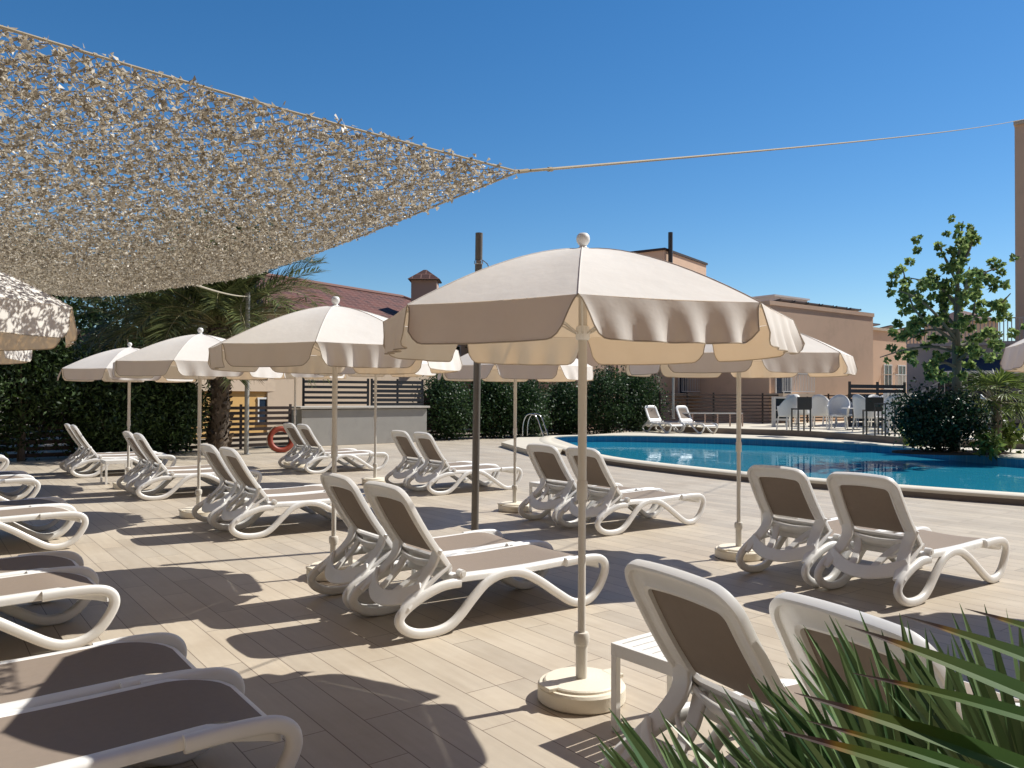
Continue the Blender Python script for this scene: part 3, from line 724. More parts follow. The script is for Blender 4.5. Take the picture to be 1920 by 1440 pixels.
slat_fence("privacy_screen", at(568, 800, 26.4)*Vector((1, 1, 0)), at(688, 800, 27.2)*Vector((1, 1, 0)), 2.0, 12, .5, M['slatnavy'], "open slatted screen rising behind the left half of the counter", 3, 0, "screen") if False else None
def screen(a, b, z0, z1, n, gap, mt, label):
    root = empty("privacy_screen", (a.x, a.y, 0), 0, label, "screen"); d = Vector((b.x-a.x, b.y-a.y, 0)); nrm = Vector((d.y, -d.x, 0)).normalized()
    hh = (z1-z0)/n; mb = MB()
    for k in range(n): z = z0+hh*(k+.5); mb.beam(nrm*.03+Vector((0, 0, z)), d+nrm*.03+Vector((0, 0, z)), .03, hh*(1-gap))
    mb.build("slat_panel", mt, root, smooth=False)
    for k in range(3):
        p = d*(k/2); q = MB(); q.box((p.x, p.y, z1/2+.02), (.07, .07, z1+.04)); q.build("post", mt, root, smooth=False)
screen(at(569, 740, 26.3), at(690, 740, 27.3), .9, 2.12, 7, .5, M['slatnavy'], "open slatted screen rising behind the left half of the counter")
screen(at(697, 740, 27.3), at(792, 740, 28.2), .9, 2.12, 8, .28, M['slatnavy'], "denser dark slatted screen rising behind the right half of the counter")
# lifebuoy leaning on the fence
g = gr(525, 849); lb = empty("lifebuoy", g+Vector((0, .1, .36)), 0, "orange red lifebuoy leaning on the dark slat fence", "lifebuoy"); lb.rotation_euler = (radians(78), 0, radians(28))
mb = MB(); ring = [Vector((.30*cos(t), .30*sin(t), 0)) for t in np.linspace(0, 2*pi, 37)]; mb.tube(ring, .075, 12, False); mb.build("float_ring", M['orange'], lb)
mb = MB(); mb.tube([Vector((.39*cos(t)*(1+.03*sin(4*t)), .39*sin(t)*(1+.03*sin(4*t)), .02)) for t in np.linspace(0, 2*pi, 41)], .010, 6, False); mb.build("grab_rope", M['rope'], lb)
# pool ladder
lg = gr(1005, 818, .15); ld = empty("pool_ladder", lg, radians(-20), "chrome pool ladder at the left tip of the pool", "ladder")
for s in (-1, 1):
    mb = MB(); mb.tube(spline([(-.42, s*.26, 0), (-.40, s*.26, .45), (-.28, s*.26, .74), (-.06, s*.26, .80), (.12, s*.26, .66), (.26, s*.26, .30), (.36, s*.26, -.02), (.42, s*.26, -.9)], 6), .021, 10); mb.build("handrail", M['steel'], ld)
for z, x in ((-.10, .38), (-.40, .395), (-.70, .41), (.16, .31)):
    mb = MB(); mb.box((x, 0, z), (.09, .50, .025)); mb.build("step", M['steel'], ld, smooth=False)

# ================================================================ VEGETATION
def shrub(name, base, rx, ry, h, nclump, nleaf, lsize, mt, label, cat="bush", group=None, trunk=.05, up=.0, spread=.22, bark='bark', z0=.12, aspect=1.6, cone=0.0):
    root = empty(name, base, 0, label, cat, group); mb = MB(); k = 0; C = []
    while k < nclump:
        p = RNG.uniform(-1, 1, 3)
        if np.linalg.norm(p) > 1 or np.linalg.norm(p) < .35: continue
        zz = (p[2]+1)/2; sc = 1-cone*zz
        C.append((p[0]*rx*sc, p[1]*ry*sc, z0*h+(1-z0)*h*zz)); k += 1
    C = np.array(C); per = nleaf//nclump
    cen = np.repeat(C, per, 0)+RNG.normal(size=(per*nclump, 3))*np.array([spread*min(rx, 1), spread*min(ry, 1), spread*.8])
    cen[:, 2] = np.abs(cen[:, 2]-.02)+.02
    leaves(mb, cen, lsize, aspect, up)
    mb.build("crown", mt, root, smooth=False)
    mb = MB(); mb.tube([(0, 0, -.05), (.03, .02, h*.3), (0, 0, h*.75)], [trunk, trunk*.8, trunk*.3], 8)
    for i in range(7):
        q = C[i]; mb.tube([(0, 0, h*.15), (q[0]*.5, q[1]*.5, q[2]*.6), tuple(q)], [trunk*.5, trunk*.35, trunk*.12], 6)
    mb.build("trunk", M[bark], root)
    return root
G_C = "dark conifers along the left fence"
for (u, v, h, rx, lb) in ((20.8, -4.3, 6.0, 1.6, "tall dark conifer at the far left edge, behind the net's shade"), (21.0, -1.9, 5.9, 1.6, "tall dark conifer behind the dappled parasol at the left"), (21.6, .3, 5.9, 1.6, "tall dark conifer left of the smallest white parasol"), (22.3, 2.1, 5.6, 1.4, "dark conifer right above the smallest white parasol"), (22.6, 4.1, 2.5, 1.2, "low dark conifer behind the fourth parasol pole"), (23.0, 5.5, 2.2, .9, "low bright tipped conifer ending the hedge beside the palm")):
    b = UV(u, v); shrub("conifer", b, rx, rx, h, 150, 26000, .052, M['conifer'], lb, "tree", G_C, .09, .5, .24, z0=.03, aspect=2.6, cone=.25)
G_H = "dark bushes along the fence beyond the pool"
for (px, Y, h, rx, lb) in ((838, 29.3, 2.25, 1.0, "dark bush right beside the grey counter"), (925, 30.5, 2.15, .85, "bush behind the distant parasol pole, left of the ladder"), (985, 31.2, 2.3, .9, "bright green bush above the pool ladder"), (1062, 33, 2.2, 1.0, "bush behind the large parasol pole"), (1135, 33.5, 2.6, 1.2, "dark bush left of the two loungers across the pool"), (1197, 34.4, 2.9, 1.15, "tallest dark bush directly behind the two loungers across the pool")):
    shrub("bush", (at(px, 750, Y).x, Y, 0), rx, rx, h, 90, 11000, .06, M['hedge'], lb, "bush", G_H, .05, .2, .25, z0=.02, aspect=1.8, cone=.25)
# dark trees behind everything on the left and behind the counter
for (px, Y, h, rx, lb) in ((862, 44, 4.6, 2.2, "dark tree top between the second parasol and the tall post"), (235, 30, 7.2, 2.4, "dark tree behind the palms at the left")):
    shrub("garden_tree", (at(px, 700, Y).x, Y, 0), rx, rx, h, 80, 7000, .12, M['hedge'], lb, "tree", None, .12, .1, .3, z0=.25)
# glossy bush and planting at the right end of the pool
g = gr(1785, 852, .15)
mb = MB(); bed = [g+Vector((1.5*cos(t)+.25, .75*sin(t)+.55, 0)) for t in np.linspace(0, 2*pi, 24)[:-1]]; mb.prism([(p.x, p.y) for p in bed], .14, .19); tag(mb.build("planting_bed", M['soil'], smooth=False), "soil bed under the glossy bush at the pool's right end", "planting bed")
shrub("glossy_bush", (g.x-.05, g.y+.55, .17), .98, .8, 1.62, 90, 13000, .06, M['shrub'], "round dark glossy bush under the tall thin tree at the pool", "bush", None, .05, .1, .24, z0=.1, aspect=1.5)
for (px, py, h, rx, lb) in ((1868, 856, .55, .35, "low leafy plant beneath the small palm at the right"), (1722, 838, .5, .3, "low leafy plant at the left foot of the glossy bush"), (1912, 850, .6, .4, "low leafy plant at the right edge by the pool")):
    gg = gr(px, py, .15); shrub("low_plant", (gg.x, gg.y+.4, .15), rx, rx, h, 14, 380, .09, M['fangreen'], lb, "plant", "low plants at the pool's right end", .02, .5, .2, aspect=2.2)

def silk_tree():
    g = gr(1788, 852, .15)+Vector((0, .6, 0)); Y = g.y
    root = empty("silk_floss_tree", (g.x, g.y, .15), 0, "tall thin tree with round tufts of leaves beside the pool", "tree")
    def W(px, py, dz=0): q = at(px, py, Y+dz); return Vector((q.x-g.x, q.y-g.y, q.z-.15))
    mb = MB(); mb.tube(spline([W(1790, 852), W(1793, 760), W(1794, 680), W(1793, 620), W(1795, 540), W(1797, 480), W(1806, 415)], 4), list(np.linspace(.135, .105, 12))+list(np.linspace(.075, .012, 13)), 10)
    tips = []
    br = [((1794, 612), (1818, 603), (1828, 570), (1829, 520), 1.0), ((1793, 622), (1758, 618), (1728, 622), (1700, 640), -.4), ((1793, 615), (1775, 590), (1765, 565), (1775, 520), .5), ((1790, 640), (1750, 612), (1712, 575), (1692, 500), -.8), ((1796, 560), (1822, 530), (1850, 510), (1880, 500), .3), ((1795, 575), (1770, 545), (1745, 530), (1700, 520), .9), ((1796, 600), (1840, 590), (1870, 575), (1895, 550), -.9), ((1795, 530), (1780, 500), (1765, 470), (1758, 455), -.3), ((1796, 500), (1812, 480), (1822, 455), (1826, 425), .4), ((1794, 650), (1830, 640), (1860, 640), (1880, 625), .9), ((1793, 660), (1750, 650), (1700, 655), (1650, 670), .7), ((1793, 690), (1770, 680), (1750, 690), (1735, 700), -.9), ((1794, 680), (1810, 665), (1835, 660), (1862, 665), -1.0), ((1794, 640), (1755, 590), (1720, 560), (1685, 545), -1.3), ((1795, 590), (1805, 560), (1812, 530), (1818, 500), -1.3)]
    for a, b, c, d, dz in br:
        pts = spline([W(*a), W(*b, dz*.4), W(*c, dz*.8), W(*d, dz)], 5)
        mb.tube(pts, list(np.linspace(.05, .012, len(pts))), 7)
        for p in pts[4:]:
            for _ in range(1):
                tips.append(p+Vector((random.gauss(0, .22), random.gauss(0, .30), random.gauss(.02, .20))))
    for py in range(410, 560, 15): tips.append(W(1800+random.uniform(-25, 25), py, random.uniform(-.4, .4)))
    for k in range(30):
        y = random.uniform(540, 690); tips.append(W(random.uniform(1665, 1885), y, random.uniform(-1.3, 1.3)))
    for p in tips[:60]:
        q = p*.9; 
    mb.build("trunk", M['barkgrey'], root)
    mb = MB()
    for c in tips:
        nb = random.randint(34, 50); d = RNG.normal(size=(nb, 3)); d[:, 2] = d[:, 2]*.75-.05; d /= np.linalg.norm(d, axis=1)[:, None]
        R_ = random.uniform(.09, .135); leaves(mb, np.array(c)+d*R_*.25, R_*.85, 1.25, 0, d)
    # twigs carrying the tufts
    mb.build("crown", M['floss'], root, smooth=False)
    return root
silk_tree()
def frond(mb, mr, base, az, el, L, droop, nl, ll, wl, dead=False):
    """one feather leaf: arching midrib with two ranks of leaflets"""
    pts = []; p = Vector(base); e = el; n = 14
    for k in range(n+1):
        pts.append(p.copy()); d = Vector((cos(az)*cos(e), sin(az)*cos(e), sin(e))); p = p+d*(L/n); e -= droop/n*(.4+1.2*k/n)
    mr.tube(pts, list(np.linspace(.022, .005, n+1)), 5)
    side0 = Vector((-sin(az), cos(az), 0)); C = []; D = []
    for k in range(nl):
        t = .12+.88*k/nl; f = t*n; i = min(int(f), n-1); q = pts[i].lerp(pts[i+1], f-i); tg = (pts[i+1]-pts[i]).normalized(); up = side0.cross(tg)
        l = ll*(.45+.9*sin(min(1, t*1.1)*pi*.85))
        for s in (-1, 1):
            dv = (tg*.75+side0*s*.75+up*(-.25 if not dead else -.5)+Vector((random.gauss(0, .12), random.gauss(0, .12), random.gauss(0, .12)))).normalized()
            wv = dv.cross(up).normalized()*wl; tip = q+dv*l-Vector((0, 0, l*.12))
            mid = q+dv*l*.5
            mb.add([q, mid+wv, tip, mid-wv], [(0, 1, 2, 3)])
def date_palm(base, htr, rtr, nf, L, label, seed, upright=()):
    random.seed(seed); root = empty("date_palm", base, 0, label, "palm tree")
    mb = MB(); mb.tube([(0, 0, -.05), (.02, 0, htr*.5), (0, 0, htr)], [rtr*1.05, rtr*.9, rtr], 14); mb.build("trunk", M['bark'], root)
    mb = MB(); n = int(htr*150); C = []; D = []
    for k in range(n):
        a = k*2.39996; z = .05+htr*k/n; C.append((rtr*.9*cos(a), rtr*.9*sin(a), z)); D.append((cos(a)*.6, sin(a)*.6, .75))
    leaves(mb, np.array(C), .11, 1.5, 0, np.array(D)); mb.build("leaf_stubs", M['palmbark'], root, smooth=False)
    mb = MB(); mr = MB(); md = MB(); mdr = MB()
    for k in range(nf):
        t = k/nf; az = k*2.39996+random.uniform(-.2, .2); el = radians(86-85*t**1.1+random.uniform(-6, 6))
        frond(mb, mr, (.12*cos(az), .12*sin(az), htr+.05), az, el, L*random.uniform(.85, 1.1), radians(75)+t*.5, 70, L*.17, .019)
    for az, el, l in upright: frond(mb, mr, (.12*cos(radians(az)), .12*sin(radians(az)), htr+.05), radians(az), radians(el), l, radians(38), 76, L*.15, .019)
    for k in range(9):
        az = k*2.39996+1; frond(md, mdr, (.2*cos(az), .2*sin(az), htr-.1), az, radians(-15-random.uniform(0, 25)), L*random.uniform(.4, .58), radians(55), 40, L*.13, .012, True)
    mb.build("crown", M['palmgreen'], root, smooth=False); mr.build("midribs", M['rachis'], root)
    md.build("dead_fronds", M['palmdry'], root, smooth=False); mdr.build("dead_midribs", M['rachis'], root)
    return root
g = gr(410, 846); date_palm(g, 3.45, .27, 70, 3.6, "date palm with a shaggy trunk behind the third parasol", 3, ((-5, 62, 3.1), (12, 72, 3.2), (-25, 55, 3.3), (5, 48, 3.3), (30, 66, 3.0), (-50, 68, 3.1), (-12, 40, 3.3), (160, 70, 3.0), (200, 62, 3.1), (-80, 74, 3.0)))
gx = at(300, 700, 25.5); date_palm((gx.x, gx.y, 0), 3.2, .25, 46, 3.0, "second date palm with dry drooping fronds left behind the hedge", 5)
random.seed(21)
def fanleaf(mb, hub, ax, up, L, n, spread, w_, droop=.15, fold=.45, irregular=.12):
    """palmate leaf: pointed V-folded blades spreading from a hub; uv.x runs root to tip"""
    ax = Vector(ax).normalized(); up = Vector(up); up = (up-ax*up.dot(ax)).normalized(); sd_ = ax.cross(up)
    for k in range(n):
        a = (k/(n-1)-.5)*spread+random.gauss(0, .02); d = (ax*cos(a)+sd_*sin(a)+up*random.gauss(0, .05)).normalized()
        l = L*(1-.22*abs(a/(spread/2))**2)*random.uniform(1-irregular, 1+irregular*.5); s = d.cross(up).normalized(); nseg = 9; o = len(mb.v); vs = []; tw = random.gauss(0, .25)
        for j in range(nseg+1):
            t = j/nseg; c = hub+d*(l*t)-Vector((0, 0, 1))*(droop*l*t*t)
            wd = w_*(min(1, .35+2.2*t) if t < .3 else 1.0*(1-((t-.3)/.7)**1.7))+.0004
            ss_ = (s*cos(tw)+up*sin(tw)); uu = (up*cos(tw)-s*sin(tw))
            vs += [c-ss_*wd+uu*wd*fold, c, c+ss_*wd+uu*wd*fold]; mb.uv += [(t, 0), (t, .5), (t, 1)]
        fs = []
        for j in range(nseg):
            for q in range(2): fs.append((3*j+q, 3*j+q+1, 3*j+q+4, 3*j+q+3))
        mb.add(vs, fs)
# small fan palm by the pool
g = gr(1880, 852, .15)+Vector((.25, .7, 0)); fp_ = empty("fan_palm", (g.x, g.y, .15), 0, "small fan palm with arching leaves at the pool's right end", "palm tree")
mb = MB(); mb.tube([(0, 0, 0), (.03, 0, .7), (0, 0, 1.35)], [.14, .12, .13], 12); mb.build("trunk", M['bark'], fp_)
mb = MB(); mb.uv = []; mr = MB()
for k in range(26):
    az = k*2.39996; el = radians(75-95*(k/26)); d = Vector((cos(az)*cos(el), sin(az)*cos(el), sin(el))); h = Vector((0, 0, 1.35))+d*.6; mr.tube([(0, 0, 1.32), h], .012, 5)
    fanleaf(mb, h, d+Vector((0, 0, -.25)), Vector((0, 0, 1))+d*.3, .82, 20, 3.0, .018, .3)
mb.build("crown", M['fangreen'], fp_, smooth=False); mr.build("leaf_stalks", M['rachis'], fp_)

# ================================================================ FOREGROUND FAN PALM
pc = Vector((1.02, 1.30, 0))
fg = empty("foreground_fan_palm", pc, 0, "fan palm close to us at the bottom right with brown tipped blades", "palm tree")
mb = MB(); mb.tube([(.05, 0, 0), (.03, 0, .2), (0, 0, .42)], [.12, .11, .1], 12); mb.build("trunk", M['bark'], fg)
def fgleaf(hub, tip, up, n, spread, w_, droop=.05, irregular=.10):
    mb = MB(); mb.uv = []; fanleaf(mb, hub-pc, tip-hub, up, (tip-hub).length, n, spread, w_, droop, .35, irregular)
    mb.build("fan_leaf", M['fanblade'], fg, sharp=25)
    q = MB(); st = hub-pc; q.tube([Vector((0, 0, .40)), Vector((st.x*.5, st.y*.5, max(.42, st.z*.72))), st], [.011, .009, .007], 8); q.build("leaf_stalk", M['rachis'], fg)
cb = Vector((0, 0, CAMZ))
def toward(px, py, Y): return at(px, py, Y)
# hub, middle tip, facing
fgleaf(at(1640, 1760, 1.30), at(1300, 1290, 1.55), Vector((.1, -1, .35)), 17, 1.10, .0105*1.3)
fgleaf(at(1780, 1640, 1.42), at(1545, 1125, 1.60), Vector((.15, -1, .3)), 20, 1.15, .0125*1.3)
fgleaf(at(1960, 1640, 1.35), at(1830, 1110, 1.55), Vector((.0, -1, .2)), 20, 1.3, .0115*1.3)
fgleaf(at(1700, 1800, 1.5), at(1430, 1230, 1.75), Vector((.2, -1, .3)), 16, 1.0, .011*1.3)
fgleaf(at(1890, 1700, 1.55), at(1690, 1180, 1.75), Vector((-.2, -1, .3)), 18, 1.3, .0115*1.3)
fgleaf(at(1420, 1760, 1.15), at(1125, 1330, 1.25), Vector((.3, -1, .4)), 13, .5, .018)
fgleaf(at(1740, 1720, 1.35), at(1490, 1190, 1.5), Vector((.1, -1, .3)), 18, 1.1, .014)
fgleaf(at(1470, 1830, 1.25), at(1140, 1330, 1.40), Vector((.3, -1, .4)), 15, .85, .0105*1.3)
fgleaf(at(1560, 1900, 1.35), at(1230, 1400, 1.5), Vector((.3, -1, .4)), 14, .9, .010*1.3)
# the nearest leaf reaches in from the right, close to the lens
def nearblades(specs):
    mb = MB(); mb.uv = []
    for (tx, ty, bx, by, Yt, Yb, w_) in specs:
        a = at(bx, by, Yb)-pc; b = at(tx, ty, Yt)-pc; d = b-a; L = d.length; d.normalize(); up = Vector((.15, -.55, .8)); s = d.cross(up).normalized(); up = s.cross(d)
        vs = []; n = 16
        for j in range(n+1):
            t = j/n; c = a+d*(L*t)+Vector((0, 0, .008*sin(pi*t)))
            wd = w_*(1 if t < .55 else max(.0, 1-((t-.55)/.45)**1.15))*(.75+.25*min(1, t*3))+.0004
            vs += [c-s*wd+up*wd*.28, c, c+s*wd+up*wd*.28]; mb.uv += [(t, 0), (t, .5), (t, 1)]
        mb.add(vs, [(3*j+q, 3*j+q+1, 3*j+q+4, 3*j+q+3) for j in range(n) for q in range(2)])
    mb.build("fan_leaf", M['blade'], fg, sharp=30)
nearblades([(1489, 1299, 2300, 1600, .80, .72, .0125), (1584, 1172, 2300, 1482, .84, .72, .0120), (1690, 1154, 2300, 1400, .88, .74, .0110), (1454, 1368, 2250, 1640, .82, .72, .0120), (1598, 1262, 2300, 1470, .95, .80, .0100), (1809, 1141, 2320, 1345, .92, .76, .0105), (1511, 1351, 2100, 1560, .95, .85, .0085)])
q = MB(); q.tube([Vector((0, 0, .40)), at(2230, 1560, .75)-pc+Vector((.1, .05, -.15)), at(2260, 1480, .74)-pc], [.011, .009, .007], 8); q.build("leaf_stalk", M['rachis'], fg)

# ================================================================ BUILDINGS
def hipped(mb, P0, a, b, La, Lb, z, rise, inset):
    """hip roof over a rectangle, with uv in metres"""
    e = [P0, P0+a*La, P0+a*La+b*Lb, P0+b*Lb]; e = [Vector((p.x, p.y, z)) for p in e]
    r0 = P0+a*inset+b*(Lb/2); r1 = P0+a*(La-inset)+b*(Lb/2); r0 = Vector((r0.x, r0.y, z+rise)); r1 = Vector((r1.x, r1.y, z+rise))
    for quad in ((e[0], e[1], r1, r0), (e[1], e[2], r1), (e[2], e[3], r0, r1), (e[3], e[0], r0)):
        o = quad[0]; dx = (quad[1]-quad[0]).normalized(); nn = dx.cross(quad[-1]-o).normalized(); dy = nn.cross(dx)
        for p in quad: mb.uv.append(((p-o).dot(dx), (p-o).dot(dy)))
        mb.add(quad, [tuple(range(len(quad)))])
    return r0, r1
# house with the tiled roof on the left
a = Vector((.55, .835, 0)).normalized(); b = Vector((-a.y, a.x, 0))
E0 = at(500, 585, 31.0); E0.z = 0
hs = empty("tiled_roof_house", E0, 0, "cream house with a dark red tiled hip roof behind the palms", "house")
def loc(p): return p-E0
def wallbox(mb, P0, a, b, La, Lb, z0, z1):
    q = [P0, P0+a*La, P0+a*La+b*Lb, P0+b*Lb]; mb.prism([(p.x, p.y) for p in q], z0, z1)
mb = MB(); wallbox(mb, a*.5+b*.5, a, b, 15, 8, 0, 4.85); mb.build("wall", M['cream'], hs, smooth=False)
mb = MB(); wallbox(mb, a*.0+b*.0, a, b, 16, 9, 4.85, 4.98); mb.build("eave", M['cream'], hs, smooth=False)
mb = MB(); mb.uv = []; r0, r1 = hipped(mb, a*-.25-b*.25, a, b, 16.5, 9.5, 4.99, 2.05, 3.2); rf = mb.build("roof", M['roof'], hs, smooth=False)
mb = MB(); mb.tube([r0, r1], .13, 8)
for c in (a*-.25-b*.25, a*16.25-b*.25): mb.tube([Vector((c.x, c.y, 5.0)), r0 if c.dot(a) < 5 else r1], .12, 8)
mb.build("ridge_tiles", M['roof'], rf)
def local_window(parent, org, a, n, s, z, w_, h_, frame='whitepaint', shutter=False, name="window"):
    """window set on a wall: s along the wall direction a from org, n = outward normal"""
    c = org+a*s+n*.02; R = Matrix((a, n, Vector((0, 0, 1)))).transposed(); f = MB()
    for dx, dz, ww, hh in ((0, h_/2, w_+.12, .07), (0, -h_/2, w_+.12, .07), (-w_/2, 0, .07, h_-.07), (w_/2, 0, .07, h_-.07), (0, 0, .05, h_-.07)):
        f.box(c+a*dx+Vector((0, 0, z+dz)), (ww, .08, hh), R)
    fo = f.build(name, M[frame], parent, smooth=False)
    p = MB(); p.box(c-n*.005+Vector((0, 0, z)), (w_, .03, h_), R); p.build("pane", M['glass'], fo, smooth=False)
    return fo
for s in (3.5, 8, 12): local_window(hs, b*.5+a*.5, a, -b, s, 3.6, 1.1, 1.2)
ch = MB(); cp = at(797, 545, 39.5)-E0; ch.box((cp.x, cp.y, 5.6), (1.25, 1.05, 3.3)); cho = ch.build("chimney", M['pink'], rf, smooth=False)
ch = MB(); ch.uv = []; hipped(ch, Vector((cp.x-.78, cp.y-.72, 0)), Vector((1, 0, 0)), Vector((0, 1, 0)), 1.56, 1.44, 7.26, .55, .70); cc = ch.build("chimney_cap", M['roof'], hs, smooth=False)
ch = MB(); ch.box((cp.x, cp.y, 7.255), (1.5, 1.38, .06)); ch.build("chimney_slab", M['bark'], hs, smooth=False)
# ochre annex behind the fence
q0 = at(352, 800, 28.5); q0.z = 0; q1 = at(566, 800, 33.5); q1.z = 0; ad = (q1-q0).normalized(); an = Vector((-ad.y, ad.x, 0)); La = (q1-q0).length
ax = empty("ochre_annex", q0, 0, "low ochre yellow annex with a cream band behind the palm trunk", "building")
mb = MB(); wallbox(mb, Vector((0, 0, 0)), ad, an, La, 4, 0, 1.72); mb.build("wall", M['yellow'], ax, smooth=False)
mb = MB(); wallbox(mb, -an*.12, ad, an, La, 4.2, 1.722, 2.15); mb.build("parapet", M['cream'], ax, smooth=False)
local_window(ax, Vector((0, 0, 0)), ad, -an, La*.72, .95, 1.7, 1.0)
# pinkish building further left behind the hedge and the palms
q0 = at(120, 700, 36); q0.z = 0; pk = empty("pink_house", q0, radians(8), "pinkish rendered house seen in gaps behind the left trees", "house")
mb = MB(); mb.box((4, 3, 2.2), (10, 6, 4.4)); mb.build("wall", M['pink'], pk, smooth=False)
mb = MB(); mb.box((4, 3, 4.48), (10.4, 6.4, .16)); mb.build("roof_slab", M['cream'], pk, smooth=False)
for s in (1.5, 6.5): local_window(pk, Vector((-1, 0, 0)), Vector((1, 0, 0)), Vector((0, -1, 0)), s, 2.6, 1.1, 1.2)
# peach apartment block
V_ = Vector((.8, .6, 0)); U_ = Vector((-.6, .8, 0)); NU = -U_
corner = at(1637, 580, 43.5); corner.z = 0
ap = empty("peach_apartments", corner, 0, "long peach apartment block with small balconies and solar collectors on its flat roof", "building")
LR = 9.3
mb = MB(); wallbox(mb, V_*-LR, V_, U_, LR, 10, 0, 5.98); mb.build("wall", M['peach'], ap, smooth=False)
mb = MB(); wallbox(mb, V_*(-LR-.04)+U_*-.05, V_, U_, LR+.08, .3, 5.982, 6.18); wallbox(mb, V_*-.25+U_*.26, V_, U_, .29, 9.6, 5.982, 6.175); wallbox(mb, V_*(-LR-.04)+U_*.26, V_, U_, .29, 9.6, 5.982, 6.175); mb.build("parapet", M['peach'], ap, smooth=False)
cm = at(1452, 600, 46.5); cm.z = 0
am = empty("peach_main_block", cm, 0, "main peach block behind the large canopy, with white balconies and a roof stair tower", "building")
mb = MB(); wallbox(mb, V_*-15, V_, U_, 15, 9, 0, 6.6); mb.build("wall", M['peach'], am, smooth=False)
mb = MB(); wallbox(mb, V_*-15.05+U_*-.05, V_, U_, 15.1, .3, 6.602, 6.85); mb.build("parapet", M['cream'], am, smooth=False)
tq = at(1245, 600, 45.0)-cm; tq.z = 0; ta = Vector((.58, .815, 0)); tb_ = Vector((-.815, .58, 0))
mb = MB(); wallbox(mb, tq, ta, tb_, 6.2, 3.2, 6.4, 9.85); mb.build("stair_tower", M['peach'], am, smooth=False)
mb = MB(); wallbox(mb, tq-ta*.08-tb_*.08, ta, tb_, 6.36, 3.36, 9.852, 9.98); mb.build("roof_edge", M['slat'], am, smooth=False)
fl = at(1257, 500, 45.2)-cm; mb = MB(); mb.tube([(fl.x, fl.y, 6.6), (fl.x, fl.y, 10.9)], .13, 10); mb.build("flue", M['darkmetal'], am)
def sX(px, org, dirv, nd=0):                     # distance along a wall at which the photo shows column px
    k = (px-960)/F; o = org; return (k*o.y-o.x)/(dirv.x-k*dirv.y)
def balcony(parent, org, a, n, s, z, w_):
    R = Matrix((a, n, Vector((0, 0, 1)))).transposed(); c = org+a*s
    m1 = MB(); m1.box(c+n*.45+Vector((0, 0, z)), (w_, .9, .14), R); o = m1.build("balcony", M['cream'], parent, smooth=False)
    r = MB(); r.box(c+n*.86+Vector((0, 0, z+1.02)), (w_, .05, .05), R); r.box(c+n*.86+Vector((0, 0, z+.16)), (w_, .04, .04), R)
    for k in range(int(w_/.13)+1): r.box(c+a*(-w_/2+.13*k)+n*.86+Vector((0, 0, z+.6)), (.022, .022, .84), R)
    for e in (-1, 1): r.box(c+a*(e*w_/2)+n*.43+Vector((0, 0, z+1.02)), (.05, .86, .05), R)
    r.build("railing", M['whitepaint'], o, smooth=False)
for px, own, og in ((1287, am, cm), (1348, am, cm), (1468, ap, corner)):
    s = sX(px, og, V_); local_window(own, Vector((0, 0, 0)), V_, NU, s, 2.6, 1.25, 1.8)
for px, wd, own, og in ((1317, 5.2, am, cm), (1468, 2.6, ap, corner)):
    s = sX(px, og, V_); balcony(own, Vector((0, 0, 0)), V_, NU, s, 1.7, wd)
for px in (1155,):
    s = sX(px, cm, V_); mb = MB(); mb.tube([V_*s+NU*.09, V_*s+NU*.09+Vector((0, 0, 6.6))], .06, 8); mb.build("drainpipe", M['pink'], am)
# solar collectors and tank room on the roof
for k, px in enumerate((1500, 1527, 1552, 1578, 1604, 1630)):
    s = sX(px, corner, V_); c = V_*s+U_*1.5; R = Matrix((V_, U_, Vector((0, 0, 1)))).transposed() @ Matrix.Rotation(radians(-9), 3, 'X')
    f = MB(); f.box(c+Vector((0, 0, 6.33)), (1.0, 1.5, .07), R); f.beam(c+U_*.55+Vector((0, 0, 5.98)), c+U_*.55+Vector((0, 0, 6.05)), .04, .04)
    fo = f.build("solar_collector", M['panel'], ap, smooth=False); g2 = MB()
    for e in (-1, 1): g2.box(c+V_*(e*.5)+Vector((0, 0, 6.335)), (.05, 1.54, .09), R)
    g2.build("collector_frame", M['darkmetal'], fo, smooth=False)
s0 = sX(1452, corner+U_*4, V_); mb = MB(); wallbox(mb, V_*s0+U_*4, V_, U_, 3.2, 3, 5.98, 7.25); mb.build("tank_room", M['whitebox'], ap, smooth=False)
mb = MB(); wallbox(mb, V_*(s0-.1)+U_*3.9, V_, U_, 3.4, 3.2, 7.252, 7.35); mb.build("tank_room_roof", M['whitebox'], ap, smooth=False)
# setback wing on the right of the peach block
w0 = corner+V_*.02+U_*3.0; wg = empty("peach_wing", w0, 0, "set back peach wing with one balcony right of the apartment block", "building")
mb = MB(); wallbox(mb, Vector((0, 0, 0)), V_, U_, 12, 7, 0, 5.75); mb.build("wall", M['peach'], wg, smooth=False)
mb = MB(); wallbox(mb, U_*-.12, V_, U_, 12.1, .3, 5.752, 5.92); mb.build("parapet", M['cream'], wg, smooth=False)
for px in (1664, 1690): local_window(wg, Vector((0, 0, 0)), V_, NU, sX(px, w0, V_), 2.9, .9, 1.5)
balcony(wg, Vector((0, 0, 0)), V_, NU, sX(1675, w0, V_), 2.0, 2.8)
for k, px in enumerate((1655, 1690, 1720)):
    s = sX(px, w0, V_); c = V_*s+U_*1.2; R = Matrix((V_, U_, Vector((0, 0, 1)))).transposed() @ Matrix.Rotation(radians(-9), 3, 'X')
    f = MB(); f.box(c+Vector((0, 0, 6.1)), (1.0, 1.6, .07), R); f.beam(c+U_*.5+Vector((0, 0, 5.75)), c+U_*.5+Vector((0, 0, 6.05)), .04, .04); f.build("solar_collector", M['panel'], wg, smooth=False)
